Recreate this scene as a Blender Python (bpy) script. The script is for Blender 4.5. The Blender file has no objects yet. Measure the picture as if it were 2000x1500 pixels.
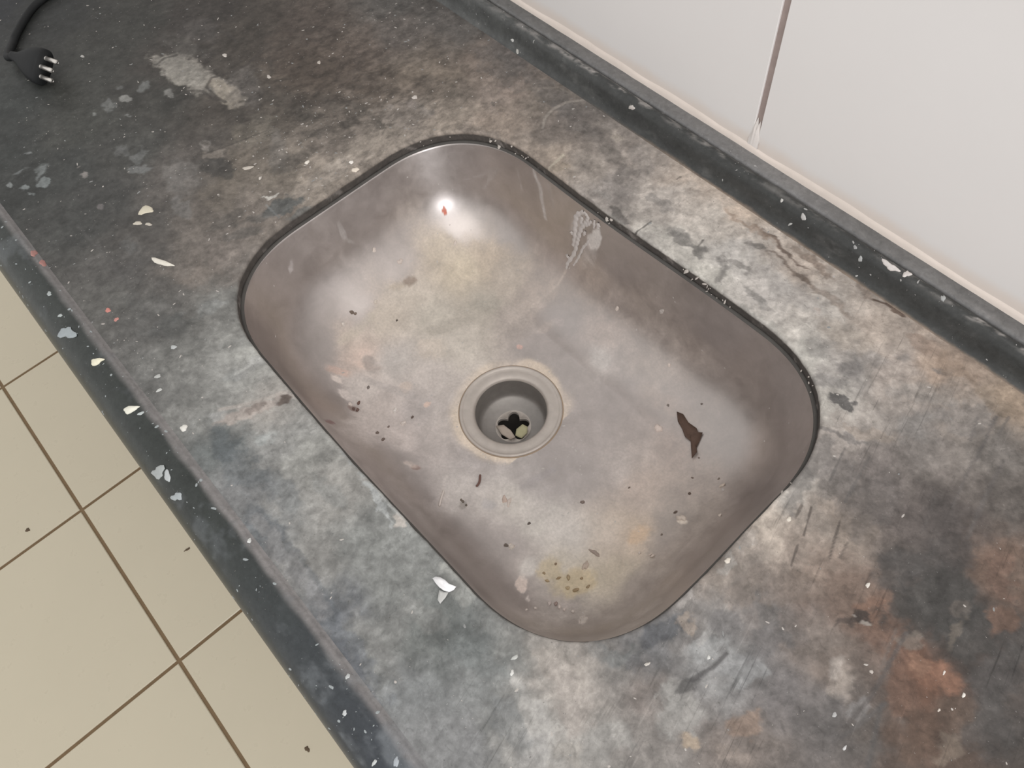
import bpy, math, random
import numpy as np
from mathutils import Vector, Matrix

# ------------------------------------------------------------------ camera, world, light, exposure
SC = bpy.context.scene
COL = SC.collection
H = .87                                   # the worktop lies 0.87 m above the floor; worktop-relative heights get +H
cd = bpy.data.cameras.new('camera'); cam = bpy.data.objects.new('camera', cd); COL.objects.link(cam)
cd.sensor_fit = 'HORIZONTAL'; cd.sensor_width = 36; cd.lens = 28.616; cd.clip_start = .01
cx, cy, cz, cp = [0.6632, 0.74466, -0.07513], [-0.61779, 0.60133, 0.50669], [0.42249, -0.28962, 0.85885], [0.29563, -0.20342, 0.53075]
cam.matrix_world = Matrix(((cx[0], cy[0], cz[0], cp[0]), (cx[1], cy[1], cz[1], cp[1]), (cx[2], cy[2], cz[2], cp[2] + H), (0, 0, 0, 1)))
SC.camera = cam
w = bpy.data.worlds.new('room_light'); SC.world = w; w.use_nodes = True
bg = w.node_tree.nodes['Background']; bg.inputs[0].default_value = (1, .985, .965, 1); bg.inputs[1].default_value = .87
def area(name, loc, target, sx, sy, power, color):
    l = bpy.data.lights.new(name, 'AREA'); l.shape = 'RECTANGLE'; l.size = sx; l.size_y = sy; l.energy = power; l.color = color
    o = bpy.data.objects.new(name, l); COL.objects.link(o); o.location = loc
    o.rotation_euler = (Vector(target) - Vector(loc)).to_track_quat('-Z', 'Y').to_euler()
    return o
area('overhead_fill', (1.15, -.35, 2.45), (.25, 0, H), 1.9, 1.9, 19, (1, .97, .93))  # added unseen panel: soft fill for ceiling bounce, stronger towards the right
area('window_light', (2.5, -.72, H + .57), (-.1, 0, H), .18, .20, 14, (.95, .97, 1))
SC.view_settings.view_transform = 'Standard'; SC.view_settings.look = 'None'
SC.view_settings.exposure = 0; SC.view_settings.gamma = 1; SC.view_settings.use_curve_mapping = False
SC.cycles.use_denoising = True

# ------------------------------------------------------------------ shapes shared by several builders (metres, sink centre = 0,0)
A, B, RC, NX = .23, .1504, .1008, 2.29          # sink cut-out: half length, half width, corner radius, corner exponent
HARM = [0, .00014, -.00031, 0, .0004, -.00039, .00052, .00027, -.00108, .00023, -.00063]
def sd(X, a, b, r):
    q = np.abs(X) - np.array([a - r, b - r]); o = np.maximum(q, 1e-9)
    return (o[:, 0]**NX + o[:, 1]**NX)**(1/NX) + np.minimum(q.max(1), 0) - r
def ray_to(d, off=0.):
    """point where each ray from the sink centre meets the (inset) outline"""
    a, b, r = A - off, B - off, max(RC - off, .004)
    lo = np.zeros(len(d)); hi = np.full(len(d), 6.)
    for _ in range(42):
        m = (lo + hi)/2; X = d*m[:, None]
        th = np.arctan2(X[:, 1]/.15, X[:, 0]/.23)
        h = HARM[0] + sum(HARM[2*k-1]*np.cos(k*th) + HARM[2*k]*np.sin(k*th) for k in range(1, 6))
        s = sd(X, a, b, r) - h*max(0., 1 - off/.06) < 0
        lo = np.where(s, m, lo); hi = np.where(s, hi, m)
    return d*((lo + hi)/2)[:, None]
def outline(n, off=0.):
    th = np.linspace(0, 2*np.pi, n, endpoint=False)
    return ray_to(np.c_[np.cos(th)*A, np.sin(th)*B], off)
Z0, Z1 = -.0118, -.117                            # lip of the bowl and edge of its floor, below the worktop
DRX, DRY, DRR, DRZ = -.005, -.003, .0475, -.1215  # drain
def inset(z, rf, draft, o0=.0009):
    """how far the bowl wall stands inside the outline at height z: leaning wall, then a fillet down to the floor"""
    ang = math.atan(draft); zw = Z1 + rf*(1 - math.sin(ang)); ow = o0 + (Z0 - zw)*draft
    if z >= zw: return o0 + (Z0 - z)*draft
    cx, cz = ow + rf*math.cos(ang), Z1 + rf
    return cx - math.sqrt(max(rf*rf - (z - cz)**2, 0))
def bowl_rings(n, nf, nw=52):
    out = []; th = np.linspace(0, 2*np.pi, n, endpoint=False); c0 = np.array([DRX, DRY])
    for i in range(nw + 1):
        z = Z0 + (Z1 - Z0)*math.sin(i/nw*math.pi/2)
        ox, oy = inset(z, .092, .34), inset(z, .066, .17)
        base = ray_to(np.c_[np.cos(th)*A, np.sin(th)*B], 0.)
        out.append(np.c_[base*np.array([(A - ox)/A, (B - oy)/B]), np.full(n, z)])
    last = out[-1]
    d = last[:, :2] - c0; circ = c0 + d/np.linalg.norm(d, axis=1, keepdims=True)*(DRR - .002)
    for i in range(1, nf + 1):
        t = i/nf
        out.append(np.c_[last[:, :2]*(1 - t) + circ*t, np.full(n, Z1 + (DRZ - Z1)*t)])
    return np.array(out)
def smooth(pts, m=5):
    p = [np.array(q, float) for q in pts]; p = [2*p[0] - p[1]] + p + [2*p[-1] - p[-2]]; out = []
    for i in range(1, len(p) - 2):
        for k in range(m):
            t = k/m; a, b, c, d = p[i-1:i+3]
            out.append(.5*(2*b + (c - a)*t + (2*a - 5*b + 4*c - d)*t*t + (3*b - a - 3*c + d)*t**3))
    return np.array(out + [p[-2]])
YF, YB, YW, ZT = -.2375, .2326, .2667, .0226     # worktop front and back edge, wall face, top of upstand
FRONT = smooth([(YF, 0), (-.2390, .0011), (-.2413, .0029), (-.245, .0035), (-.250, .003), (-.257, .0006), (-.264, -.004), (-.270, -.011), (-.2735, -.019), (-.2747, -.028), (-.2747, -.045)], 4)
UPSTAND = smooth([(YB, 0), (.2345, .0008), (.2365, .003), (.2385, .0075), (.2402, .0135), (.2422, .0185), (.2456, .0218), (.2490, .0222), (.2504, .0212), (.2513, .0190), (.2521, .0212), (.2535, .0224), (.258, .0226), (YW, ZT)], 4)


# ------------------------------------------------------------------ where the stains, drops and crumbs lie (metres)
TINT = [  # worktop stain tones, with light falloff towards the far end painted in
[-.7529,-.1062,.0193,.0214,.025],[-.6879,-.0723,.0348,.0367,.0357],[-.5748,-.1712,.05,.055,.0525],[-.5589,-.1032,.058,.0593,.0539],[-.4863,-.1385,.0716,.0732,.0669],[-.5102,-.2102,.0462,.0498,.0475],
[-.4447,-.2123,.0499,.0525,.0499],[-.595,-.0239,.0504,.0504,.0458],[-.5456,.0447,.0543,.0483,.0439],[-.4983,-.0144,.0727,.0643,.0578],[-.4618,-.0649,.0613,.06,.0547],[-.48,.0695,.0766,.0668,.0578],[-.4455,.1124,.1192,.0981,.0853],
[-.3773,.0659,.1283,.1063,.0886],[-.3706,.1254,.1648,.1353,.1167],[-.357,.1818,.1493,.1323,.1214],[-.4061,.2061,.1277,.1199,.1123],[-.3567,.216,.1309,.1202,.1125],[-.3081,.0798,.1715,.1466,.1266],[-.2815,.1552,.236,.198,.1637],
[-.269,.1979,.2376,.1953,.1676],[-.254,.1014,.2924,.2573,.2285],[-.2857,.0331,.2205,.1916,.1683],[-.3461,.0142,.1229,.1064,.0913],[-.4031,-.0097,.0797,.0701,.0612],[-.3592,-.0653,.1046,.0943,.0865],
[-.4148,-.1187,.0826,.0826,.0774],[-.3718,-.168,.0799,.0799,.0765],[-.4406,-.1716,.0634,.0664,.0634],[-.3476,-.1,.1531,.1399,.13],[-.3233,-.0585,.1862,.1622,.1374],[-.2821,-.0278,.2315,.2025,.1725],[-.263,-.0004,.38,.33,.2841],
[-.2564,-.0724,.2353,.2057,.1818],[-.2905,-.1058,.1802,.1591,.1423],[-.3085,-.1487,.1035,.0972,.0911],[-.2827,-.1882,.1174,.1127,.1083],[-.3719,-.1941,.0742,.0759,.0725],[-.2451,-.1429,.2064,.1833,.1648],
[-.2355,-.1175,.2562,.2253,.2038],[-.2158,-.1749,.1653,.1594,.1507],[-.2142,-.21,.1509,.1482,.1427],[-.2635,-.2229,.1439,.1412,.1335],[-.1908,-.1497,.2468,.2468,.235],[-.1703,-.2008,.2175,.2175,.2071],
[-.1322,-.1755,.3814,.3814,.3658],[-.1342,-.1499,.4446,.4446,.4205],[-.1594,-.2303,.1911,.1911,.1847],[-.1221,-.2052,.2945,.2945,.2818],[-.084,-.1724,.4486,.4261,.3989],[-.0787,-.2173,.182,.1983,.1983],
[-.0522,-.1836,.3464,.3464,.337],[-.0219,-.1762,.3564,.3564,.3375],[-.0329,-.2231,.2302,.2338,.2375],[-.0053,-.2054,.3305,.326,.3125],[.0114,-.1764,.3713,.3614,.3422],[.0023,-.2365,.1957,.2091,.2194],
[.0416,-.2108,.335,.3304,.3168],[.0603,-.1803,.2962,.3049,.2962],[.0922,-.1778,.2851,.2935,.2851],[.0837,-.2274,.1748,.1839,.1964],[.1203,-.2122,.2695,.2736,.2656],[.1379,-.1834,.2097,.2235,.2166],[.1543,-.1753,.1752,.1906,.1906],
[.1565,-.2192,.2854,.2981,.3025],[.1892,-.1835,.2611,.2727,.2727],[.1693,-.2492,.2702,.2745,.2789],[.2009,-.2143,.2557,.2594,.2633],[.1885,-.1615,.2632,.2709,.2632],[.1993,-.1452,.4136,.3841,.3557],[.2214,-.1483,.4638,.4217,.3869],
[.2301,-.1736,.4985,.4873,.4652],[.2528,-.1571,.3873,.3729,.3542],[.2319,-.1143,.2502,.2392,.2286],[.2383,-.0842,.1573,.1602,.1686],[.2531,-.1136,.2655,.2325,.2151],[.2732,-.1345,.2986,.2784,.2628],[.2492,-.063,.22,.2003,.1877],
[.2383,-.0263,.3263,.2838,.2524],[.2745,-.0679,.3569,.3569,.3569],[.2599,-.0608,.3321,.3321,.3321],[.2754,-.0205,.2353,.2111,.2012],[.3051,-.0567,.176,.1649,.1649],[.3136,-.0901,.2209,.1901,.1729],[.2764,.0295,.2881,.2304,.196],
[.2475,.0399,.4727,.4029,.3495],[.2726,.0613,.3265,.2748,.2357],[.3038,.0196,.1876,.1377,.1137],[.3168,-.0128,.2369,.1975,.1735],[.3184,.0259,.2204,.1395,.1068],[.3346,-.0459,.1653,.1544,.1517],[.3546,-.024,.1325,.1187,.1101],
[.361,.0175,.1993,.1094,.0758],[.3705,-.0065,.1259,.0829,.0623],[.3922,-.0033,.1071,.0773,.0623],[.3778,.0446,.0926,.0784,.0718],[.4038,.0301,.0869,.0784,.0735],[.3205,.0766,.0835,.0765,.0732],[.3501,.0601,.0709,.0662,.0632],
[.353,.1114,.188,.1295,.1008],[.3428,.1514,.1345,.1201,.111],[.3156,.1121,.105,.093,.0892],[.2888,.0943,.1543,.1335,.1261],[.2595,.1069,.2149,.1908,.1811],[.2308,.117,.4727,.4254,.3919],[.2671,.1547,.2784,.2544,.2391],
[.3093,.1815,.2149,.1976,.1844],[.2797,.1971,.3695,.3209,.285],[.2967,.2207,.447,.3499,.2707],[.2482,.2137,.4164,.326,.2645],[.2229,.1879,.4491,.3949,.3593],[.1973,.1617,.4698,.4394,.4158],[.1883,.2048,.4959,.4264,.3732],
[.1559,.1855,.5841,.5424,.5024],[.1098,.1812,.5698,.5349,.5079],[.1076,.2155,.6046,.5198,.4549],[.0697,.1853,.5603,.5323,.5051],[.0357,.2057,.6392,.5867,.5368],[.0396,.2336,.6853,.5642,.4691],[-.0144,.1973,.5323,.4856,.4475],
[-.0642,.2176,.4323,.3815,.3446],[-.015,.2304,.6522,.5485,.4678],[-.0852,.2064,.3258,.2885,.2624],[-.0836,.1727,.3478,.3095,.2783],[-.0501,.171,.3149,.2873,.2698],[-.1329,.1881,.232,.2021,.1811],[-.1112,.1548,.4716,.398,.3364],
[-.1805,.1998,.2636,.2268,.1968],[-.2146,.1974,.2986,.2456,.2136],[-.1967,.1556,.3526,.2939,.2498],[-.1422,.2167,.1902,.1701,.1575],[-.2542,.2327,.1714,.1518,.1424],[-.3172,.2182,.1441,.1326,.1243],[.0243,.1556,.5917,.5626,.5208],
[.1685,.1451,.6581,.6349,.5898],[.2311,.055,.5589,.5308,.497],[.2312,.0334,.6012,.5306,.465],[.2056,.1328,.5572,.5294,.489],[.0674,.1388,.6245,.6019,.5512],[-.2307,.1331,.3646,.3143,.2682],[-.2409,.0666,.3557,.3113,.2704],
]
BLOTS = [
[-.4668,-.0153,.0,.05504,.01489,.0,.0139,-.01526,.0,.3085,.2879,.2585,.92,.3],[-.4853,-.0218,.0,.03325,.00901,.0,.01177,-.01265,.0,.3464,.3279,.2962,.85,.35],
[-.4215,-.0045,.0,.03127,.00259,.0,.0062,-.0109,.0,.3613,.3241,.2758,.9,.3],[-.4111,.0135,.0,.03085,-.00705,.0,-.00023,-.01577,.0,.191,.1755,.1656,.5,.6],
[-.4623,-.0468,.0,.00438,.00411,.0,.00623,-.00349,.0,.2412,.2381,.2263,.9,.25],[-.4856,-.0832,.0,.00353,.00564,.0,.00534,-.00209,.0,.3044,.3044,.2907,.9,.2],
[-.4941,-.1015,.0,.00479,.00451,.0,.00636,-.00324,.0,.1954,.2009,.1954,.8,.3],[-.4911,-.114,.0,.00238,.00225,.0,.0028,-.00141,.0,.2632,.2697,.2632,.8,.3],[-.4908,-.061,.0,.00176,.00633,.0,.00809,-.00232,.0,.1886,.1939,.1886,.8,.4],
[-.5078,-.0769,.0,.00107,.00389,.0,.0041,-.00112,.0,.182,.1872,.182,.7,.4],[-.4642,-.0916,.0,.00392,.00371,.0,.00205,-.00108,.0,.2241,.23,.2241,.7,.4],[-.4446,-.2113,.0,.0013,.00436,.0,.00436,-.00088,.0,.3105,.3394,.3394,.95,.2],
[-.433,-.2108,.0,.00294,.00286,.0,.00252,-.00114,.0,.2465,.2686,.2686,.8,.3],[-.4571,-.2189,.0,.00186,.00181,.0,.00323,-.00142,.0,.3091,.3306,.3306,.9,.2],
[-.4384,-.1962,.0,.00093,.0063,.0,.0044,-.00069,.0,.2673,.2938,.2938,.9,.25],[-.456,-.194,.0,.00435,.00275,.0,.00865,-.00534,.0,.2267,.2446,.2446,.7,.4],[-.4698,-.2054,.0,-4e-05,.00694,.0,.00304,-.00029,.0,.2078,.222,.222,.7,.4],
[-.4189,-.1654,.0,.00222,.00214,.0,.00377,-.00185,.0,.2915,.2716,.2588,.9,.3],[-.4355,-.1649,.0,.0015,.00144,.0,.00257,-.00125,.0,.2989,.2721,.2593,.8,.3],
[-.4908,-.1906,.0,.00091,.00316,.0,.00232,-.00048,.0,.2255,.2374,.2374,.8,.3],[-.3877,-.1215,.0,.00734,.00708,.0,.00613,-.00328,.0,.2434,.2495,.2464,.8,.4],
[-.4023,-.1142,.0,.00372,.00358,.0,.01128,-.00603,.0,.2169,.2226,.2197,.7,.4],[-.4208,-.1206,.0,.00602,.00577,.0,.00576,-.00301,.0,.1882,.1909,.1882,.6,.5],
[-.3697,-.1712,.0,.00249,.00243,.0,.00412,-.00208,.0,.2585,.2399,.2399,.8,.4],[-.3341,-.0689,.0,.01613,.00621,.0,.00935,-.00983,.0,.0677,.0649,.0607,.85,.35],
[-.3461,-.0759,.0,.00725,.00698,.0,.00827,-.00486,.0,.1052,.0979,.0909,.6,.5],[-.3693,-.0599,.0,.00482,.00461,.0,.00552,-.00325,.0,.2577,.2392,.2214,.8,.25],
[-.3689,-.0596,.0,.00297,.00284,.0,.00306,-.00181,.0,.1467,.1334,.1209,.9,.3],[-.3529,-.0565,.0,.00437,.00695,.0,.00459,-.00206,.0,.288,.2555,.2252,.7,.4],
[-.3535,-.0967,.0,.01157,.01117,.0,.01776,-.01009,.0,.2592,.2467,.2346,.5,.6],[-.3171,-.1146,.0,.00629,.00614,.0,.0112,-.00639,.0,.2293,.2235,.2177,.5,.5],
[-.3021,-.0826,.0,.01049,.01021,.0,.01666,-.01005,.0,.2089,.182,.1526,.5,.6],[-.314,-.0127,.0,.00359,.0057,.0,.02536,-.0125,.0,.2341,.2166,.1999,.6,.6],[-.5127,.0,.0,.02597,.00863,.0,.01007,-.00962,.0,.1477,.1387,.128,.6,.6],
[-.5265,.027,.0,.01706,.01558,.0,.01534,-.00898,.0,.1199,.11,.1044,.5,.6],[-.3495,-.0133,.0,.00495,.01625,.0,.01745,-.00603,.0,.2246,.202,.1707,.6,.5],[-.3336,-.0408,.0,.00421,.01359,.0,.00949,-.00314,.0,.2089,.182,.1526,.6,.5],
[-.4198,.0691,.0,.03674,.01166,.0,.02022,-.02213,.0,.0895,.0749,.0646,.7,.6],[-.3448,.1066,.0,.03477,.01083,.0,.01842,-.02223,.0,.1028,.0853,.0742,.6,.7],[-.3672,.0342,.0,.02436,.01408,.0,.01336,-.0114,.0,.0779,.0688,.0604,.7,.6],
[-.3306,.0586,.0,.02248,.00749,.0,.00798,-.00939,.0,.0862,.0766,.0676,.6,.6],[-.3341,.0304,.0,.01121,.0106,.0,.00968,-.00655,.0,.0823,.0745,.0656,.6,.6],[-.2992,.0733,.0,.01473,.00212,.0,.00388,-.00655,.0,.095,.0848,.0752,.7,.5],
[-.2683,.0782,.0,.01073,.00154,.0,.00276,-.00485,.0,.1043,.0935,.0834,.7,.5],[-.3023,.0268,.0,.00376,.01204,.0,.00669,-.00257,.0,.0996,.0891,.0792,.7,.5],[-.292,.0558,.0,.00292,.00936,.0,.00601,-.00245,.0,.0906,.0806,.0713,.7,.5],
[-.2867,.0042,.0,.00085,.01465,.0,.00799,-.00192,.0,.124,.11,.0971,.6,.5],[-.2897,-.017,.0,.00069,.01204,.0,.00795,-.0018,.0,.1192,.1075,.0965,.6,.5],[-.3725,-.0401,.0,.01692,.00621,.0,.00636,-.00663,.0,.0866,.0785,.0709,.6,.5],
[-.3724,-.0107,.0,.01926,.01139,.0,.00772,-.00628,.0,.0824,.0745,.0671,.5,.6],[-.2663,.1141,.0,.00644,.00368,.0,.00448,-.0045,.0,.3526,.3159,.2916,.8,.3],[-.2782,.095,.0,.0022,.00208,.0,.00288,-.00219,.0,.3429,.3068,.2796,.8,.3],
[-.2515,.1183,.0,.00746,.00238,.0,.00321,-.00429,.0,.2978,.2679,.2458,.6,.4],[-.2575,.0369,.0,.00199,.02952,.0,.01041,-.00278,.0,.2751,.2434,.2112,.5,.5],[-.2507,.0026,.0,.00074,.03093,.0,.0102,-.00223,.0,.422,.3732,.3279,.85,.4],
[-.2546,-.0233,.0,.00131,.0188,.0,.00633,-.00144,.0,.3801,.3343,.2919,.7,.4],[-.2431,.0324,.0,.00176,.02433,.0,.00383,-.00102,.0,.3652,.3205,.2825,.6,.4],
[-.2499,-.049,.0,.00526,.01923,.0,.00858,-.00272,.0,.1185,.1267,.1267,.85,.35],[-.2312,-.0392,.0,.00172,.0136,.0,.00366,-.00091,.0,.1832,.1937,.1937,.6,.4],
[-.2538,-.074,.0,.00558,.01698,.0,.00484,-.00158,.0,.1263,.1222,.1162,.6,.5],[-.2484,-.0937,.0,.0076,.01601,.0,.00466,-.00178,.0,.1363,.1278,.1196,.6,.5],
[-.2675,-.0515,.0,.00311,.00662,.0,.00243,-.00099,.0,.6036,.578,.5384,.95,.2],[-.2715,-.0956,.0,.00415,.0127,.0,.00737,-.00226,.0,.1197,.1099,.1005,.6,.5],
[-.1954,-.1544,.0,.00227,.01044,.0,.00662,-.00141,.0,.3061,.3131,.3061,.7,.4],[-.2057,-.1831,.0,-.00343,.00887,.0,.00429,.00057,.0,.2438,.2531,.2469,.5,.5],
[-.2287,-.1422,.0,.00407,.01203,.0,.01139,-.00322,.0,.2346,.2031,.1792,.5,.6],[-.3092,-.1743,.0,.0061,.00603,.0,.00757,-.00399,.0,.1383,.1383,.1362,.6,.5],
[-.2447,-.1736,.0,.02359,.01047,.0,.00849,-.00883,.0,.1259,.1198,.1138,.5,.6],[-.1237,-.1614,.0,.0008,.01494,.0,.00506,-.00055,.0,.4336,.4336,.4209,.75,.4],
[-.126,-.1793,.0,.00112,.00923,.0,.00401,-.00055,.0,.3527,.3603,.3527,.6,.4],[-.1517,-.1537,.0,.00177,.01597,.0,.00631,-.00096,.0,.2707,.274,.2643,.5,.5],
[-.0905,-.1823,.0,.00932,.02895,.0,.00512,-.00129,.0,.4787,.4261,.3931,.85,.35],[-.0784,-.1589,.0,.00073,.00531,.0,.00427,-.00067,.0,.1537,.119,.1035,.9,.3],
[-.0896,-.1782,.0,.00266,.00717,.0,.00323,-.00092,.0,.2002,.1642,.1477,.6,.4],[-.1036,-.2068,.0,.00315,.00852,.0,.00418,-.00108,.0,.4016,.4016,.3935,.7,.4],[-.0608,-.1901,.0,.00128,.00875,.0,.00546,-.00074,.0,.38,.4001,.396,.7,.5],
[-.0759,-.2144,.0,.00029,.00947,.0,.01851,-.00086,.0,.1257,.143,.1521,.75,.5],[-.0531,-.2149,.0,.00044,.01075,.0,.0224,-.00105,.0,.1419,.158,.1676,.6,.5],
[-.0172,-.2065,.0,.00033,.00916,.0,.02563,-.00102,.0,.1647,.1771,.1848,.6,.5],[.0041,-.2291,.0,.00037,.00815,.0,.02866,-.00067,.0,.1305,.1436,.1574,.7,.5],[.0547,-.2283,.0,.00059,.0085,.0,.03414,-.00085,.0,.1416,.1553,.1698,.6,.5],
[-.2034,-.1918,.0,.00665,.01912,.0,.01078,-.00271,.0,.1151,.1191,.1171,.5,.6],[-.2348,-.194,.0,.01585,.01596,.0,.01448,-.00786,.0,.1273,.1273,.1231,.5,.6],
[.0088,-.1791,.0,-.00022,.00641,.0,.01918,-3e-05,.0,.3061,.3131,.3061,.6,.5],[.0408,-.1568,.0,6e-05,.00284,.0,.02012,-.00099,.0,.5187,.5378,.5378,.8,.35],[.0626,-.1505,.0,.00538,.00073,.0,.0007,-.00349,.0,.5426,.5045,.4679,.9,.3],
[.0063,-.1497,.0,1e-05,.0022,.0,.01699,-.0009,.0,.3948,.4111,.4111,.6,.4],[.1222,-.1508,.0,-8e-05,.00606,.0,.01499,.00013,.0,.4135,.4218,.4052,.85,.35],[.1287,-.154,.0,.00869,.00278,.0,.00179,-.00506,.0,.3925,.4006,.3845,.6,.5],
[.0943,-.2307,.0,.00056,.00633,.0,.04627,-.0011,.0,.1657,.1807,.2019,.6,.5],[.0329,-.2307,.0,.0004,.00663,.0,.04309,-.00098,.0,.3499,.3424,.3387,.5,.5],[.1108,-.2177,.0,.00042,.00443,.0,.03142,-.00109,.0,.2958,.2958,.2891,.5,.5],
[.1295,-.2396,.0,.00058,.00548,.0,.03011,-.00052,.0,.1444,.1559,.1805,.6,.5],[.1402,-.181,.0,.01297,.0044,.0,.00256,-.00725,.0,.1582,.1703,.1678,.6,.5],[.1707,-.1763,.0,.0194,.0032,.0,.00124,-.00932,.0,.1978,.2144,.2144,.5,.6],
[.1233,-.1847,.0,.017,.00425,.0,.00165,-.00627,.0,.287,.287,.277,.5,.6],[.2059,-.1425,.0,.00958,.0051,.0,.00359,-.00729,.0,.426,.3929,.3614,.8,.4],[.2278,-.1501,.0,.00326,.00749,.0,.01918,-.00794,.0,.4473,.4092,.3808,.75,.4],
[.2269,-.1728,.0,.00187,.00649,.0,.02284,-.00519,.0,.5113,.4973,.479,.8,.4],[.2363,-.1878,.0,.00615,.0068,.0,.00823,-.00752,.0,.4431,.4345,.426,.6,.5],[.2589,-.1503,.0,.01023,.01128,.0,.00799,-.00798,.0,.3893,.3813,.3657,.6,.5],
[.2507,-.1678,.0,.00531,.00587,.0,.00403,-.00388,.0,.461,.4349,.4014,.6,.4],[.2154,-.1855,.0,.00148,.00593,.0,.01753,-.00307,.0,.241,.2534,.2597,.5,.5],[.235,-.0807,.0,.00317,.01286,.0,.00659,-.00185,.0,.1182,.1222,.1327,.85,.35],
[.2264,-.1087,.0,.00437,.01012,.0,.00394,-.0018,.0,.1761,.1838,.1838,.7,.5],[.2394,-.0665,.0,.00176,.00714,.0,.00419,-.00124,.0,.1397,.1441,.1533,.7,.4],[.2254,-.1122,.0,.01301,.01414,.0,.00441,-.00443,.0,.2026,.2082,.2082,.4,.6],
[.2383,-.1027,.0,.0043,.00468,.0,.00301,-.00313,.0,.1387,.1387,.1454,.6,.5],[.2637,-.065,.0,.00987,.00752,.0,.00469,-.00761,.0,.4134,.4175,.4175,.9,.35],[.2589,-.0572,.0,.00072,.00799,.0,.00421,-.00046,.0,.4321,.4236,.4152,.8,.4],
[.2852,-.0599,.0,.00954,.00487,.0,.0032,-.00832,.0,.3823,.3863,.3903,.85,.4],[.2427,-.063,.0,.00438,.00473,.0,.00262,-.00288,.0,.4183,.3544,.3035,.7,.4],[.2779,-.1039,.0,.00506,.01145,.0,.01275,-.00626,.0,.3997,.3916,.3757,.7,.5],
[.2943,-.1104,.0,.00363,.004,.0,.00226,-.00252,.0,.4463,.3642,.285,.85,.4],[.2697,-.1042,.0,.00499,.00547,.0,.0048,-.00521,.0,.4428,.4342,.4172,.6,.4],[.3058,-.0809,.0,.00446,.0049,.0,.00484,-.00572,.0,.3221,.2425,.1966,.8,.5],
[.3152,-.0965,.0,.00787,.00253,.0,.00091,-.00469,.0,.3396,.29,.2573,.6,.4],[.2623,-.0442,.0,.01103,.00547,.0,.00322,-.00806,.0,.1732,.1658,.1658,.7,.5],[.2734,-.0179,.0,.00346,.00799,.0,.01081,-.00634,.0,.161,.1562,.1539,.6,.5],
[.2582,-.0197,.0,.00333,.01334,.0,.00594,-.00207,.0,.2947,.2523,.2222,.6,.5],[.2876,-.0353,.0,.0042,.01605,.0,.0067,-.00229,.0,.1738,.1688,.1713,.6,.5],[.2721,-.0884,.0,.00075,.00765,.0,.00346,-.00029,.0,.1162,.1123,.1123,.7,.4],
[.2587,.031,.0,-.00143,.02217,.0,.00948,.00015,.0,.358,.3033,.2665,.6,.5],[.2544,.0526,.0,.00921,.00976,.0,.00588,-.00757,.0,.3703,.3253,.2903,.6,.5],[.2359,.0068,.0,-2e-05,.01097,.0,.00454,-.00029,.0,.4243,.3833,.3523,.7,.4],
[.236,-.0137,.0,-2e-05,.0093,.0,.00385,-.00018,.0,.4614,.4352,.41,.7,.4],[.2338,-.0508,.0,.00069,.0089,.0,.00314,-.00036,.0,.4069,.3827,.367,.7,.4],[.2562,.0029,.0,.00421,.01705,.0,.00604,-.00223,.0,.294,.2485,.2188,.5,.5],
[.2737,.0018,.0,.00425,.0168,.0,.0076,-.00285,.0,.229,.1899,.167,.6,.5],[.2999,.03,.0,.01639,.00762,.0,.00459,-.01335,.0,.2034,.1527,.1263,.7,.5],[.3177,.0332,.0,.01068,.00499,.0,.00239,-.00727,.0,.2469,.1549,.116,.8,.5],
[.3068,-.0099,.0,.00344,.01294,.0,.0082,-.00308,.0,.2618,.2252,.2026,.6,.5],[.3302,-.0206,.0,.00662,.00331,.0,.00403,-.01212,.0,.401,.3538,.317,.7,.5],[.3226,-.0155,.0,.0029,.00315,.0,.00371,-.0049,.0,.4575,.4147,.3821,.6,.4],
[.3332,.0005,.0,.00826,.00899,.0,.0073,-.00999,.0,.2071,.1704,.1512,.6,.5],[.3462,-.0247,.0,.00125,.00961,.0,.00367,-.00055,.0,.2948,.288,.288,.5,.5],[.3384,.064,.0,.01416,.02638,.0,.01414,-.01253,.0,.0754,.0724,.0694,.85,.4],
[.3137,.0644,.0,.00824,.01899,.0,.00784,-.00559,.0,.1054,.098,.0945,.7,.5],[.3666,.0594,.0,.00672,.0151,-.0,.01402,-.01058,.0,.0795,.0763,.0733,.75,.45],[.3402,.0424,.0,.01355,-.00444,.0,-.00093,-.00475,.0,.0829,.0765,.0719,.7,.4],
[.3928,.0478,.0,.00552,.01904,.0,.01195,-.00573,.0,.0965,.0912,.0895,.7,.5],[.3857,.0756,.0,.00816,.00885,.0,.01,-.01632,.0,.101,.0956,.0921,.6,.5],[.3297,.0965,.0,.01094,.01167,.0,.00778,-.01179,.0,.1003,.0914,.088,.6,.5],
[.403,.0209,.0,.01163,.01279,.0,.00924,-.01463,.0,.1102,.1027,.0991,.6,.5],[.3679,.0228,.0,.01141,.00283,.0,.00119,-.00854,.0,.281,.1565,.1095,.85,.45],[.3565,.0214,.0,.0053,.00577,.0,.00314,-.00457,.0,.301,.1809,.1295,.8,.4],
[.3598,-.0013,.0,.00601,.00658,.0,.00682,-.00974,.0,.2035,.1263,.0955,.6,.5],[.3809,-.0117,.0,.00779,.00858,.0,.00802,-.01172,.0,.138,.0911,.0689,.7,.5],[.3882,.0129,.0,.00706,.00775,.0,.00479,-.00731,.0,.1751,.1247,.0977,.6,.5],
[.393,-.0045,.0,.00143,.00942,.0,.00536,-.00095,.0,.2272,.1831,.149,.7,.4],[.3474,.0294,.0,.00538,.00584,.0,.00287,-.00416,.0,.2455,.2103,.1834,.7,.4],[.3507,.0701,.0,.00422,.00455,.0,.00255,-.00389,.0,.1695,.1481,.1326,.7,.4],
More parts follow.
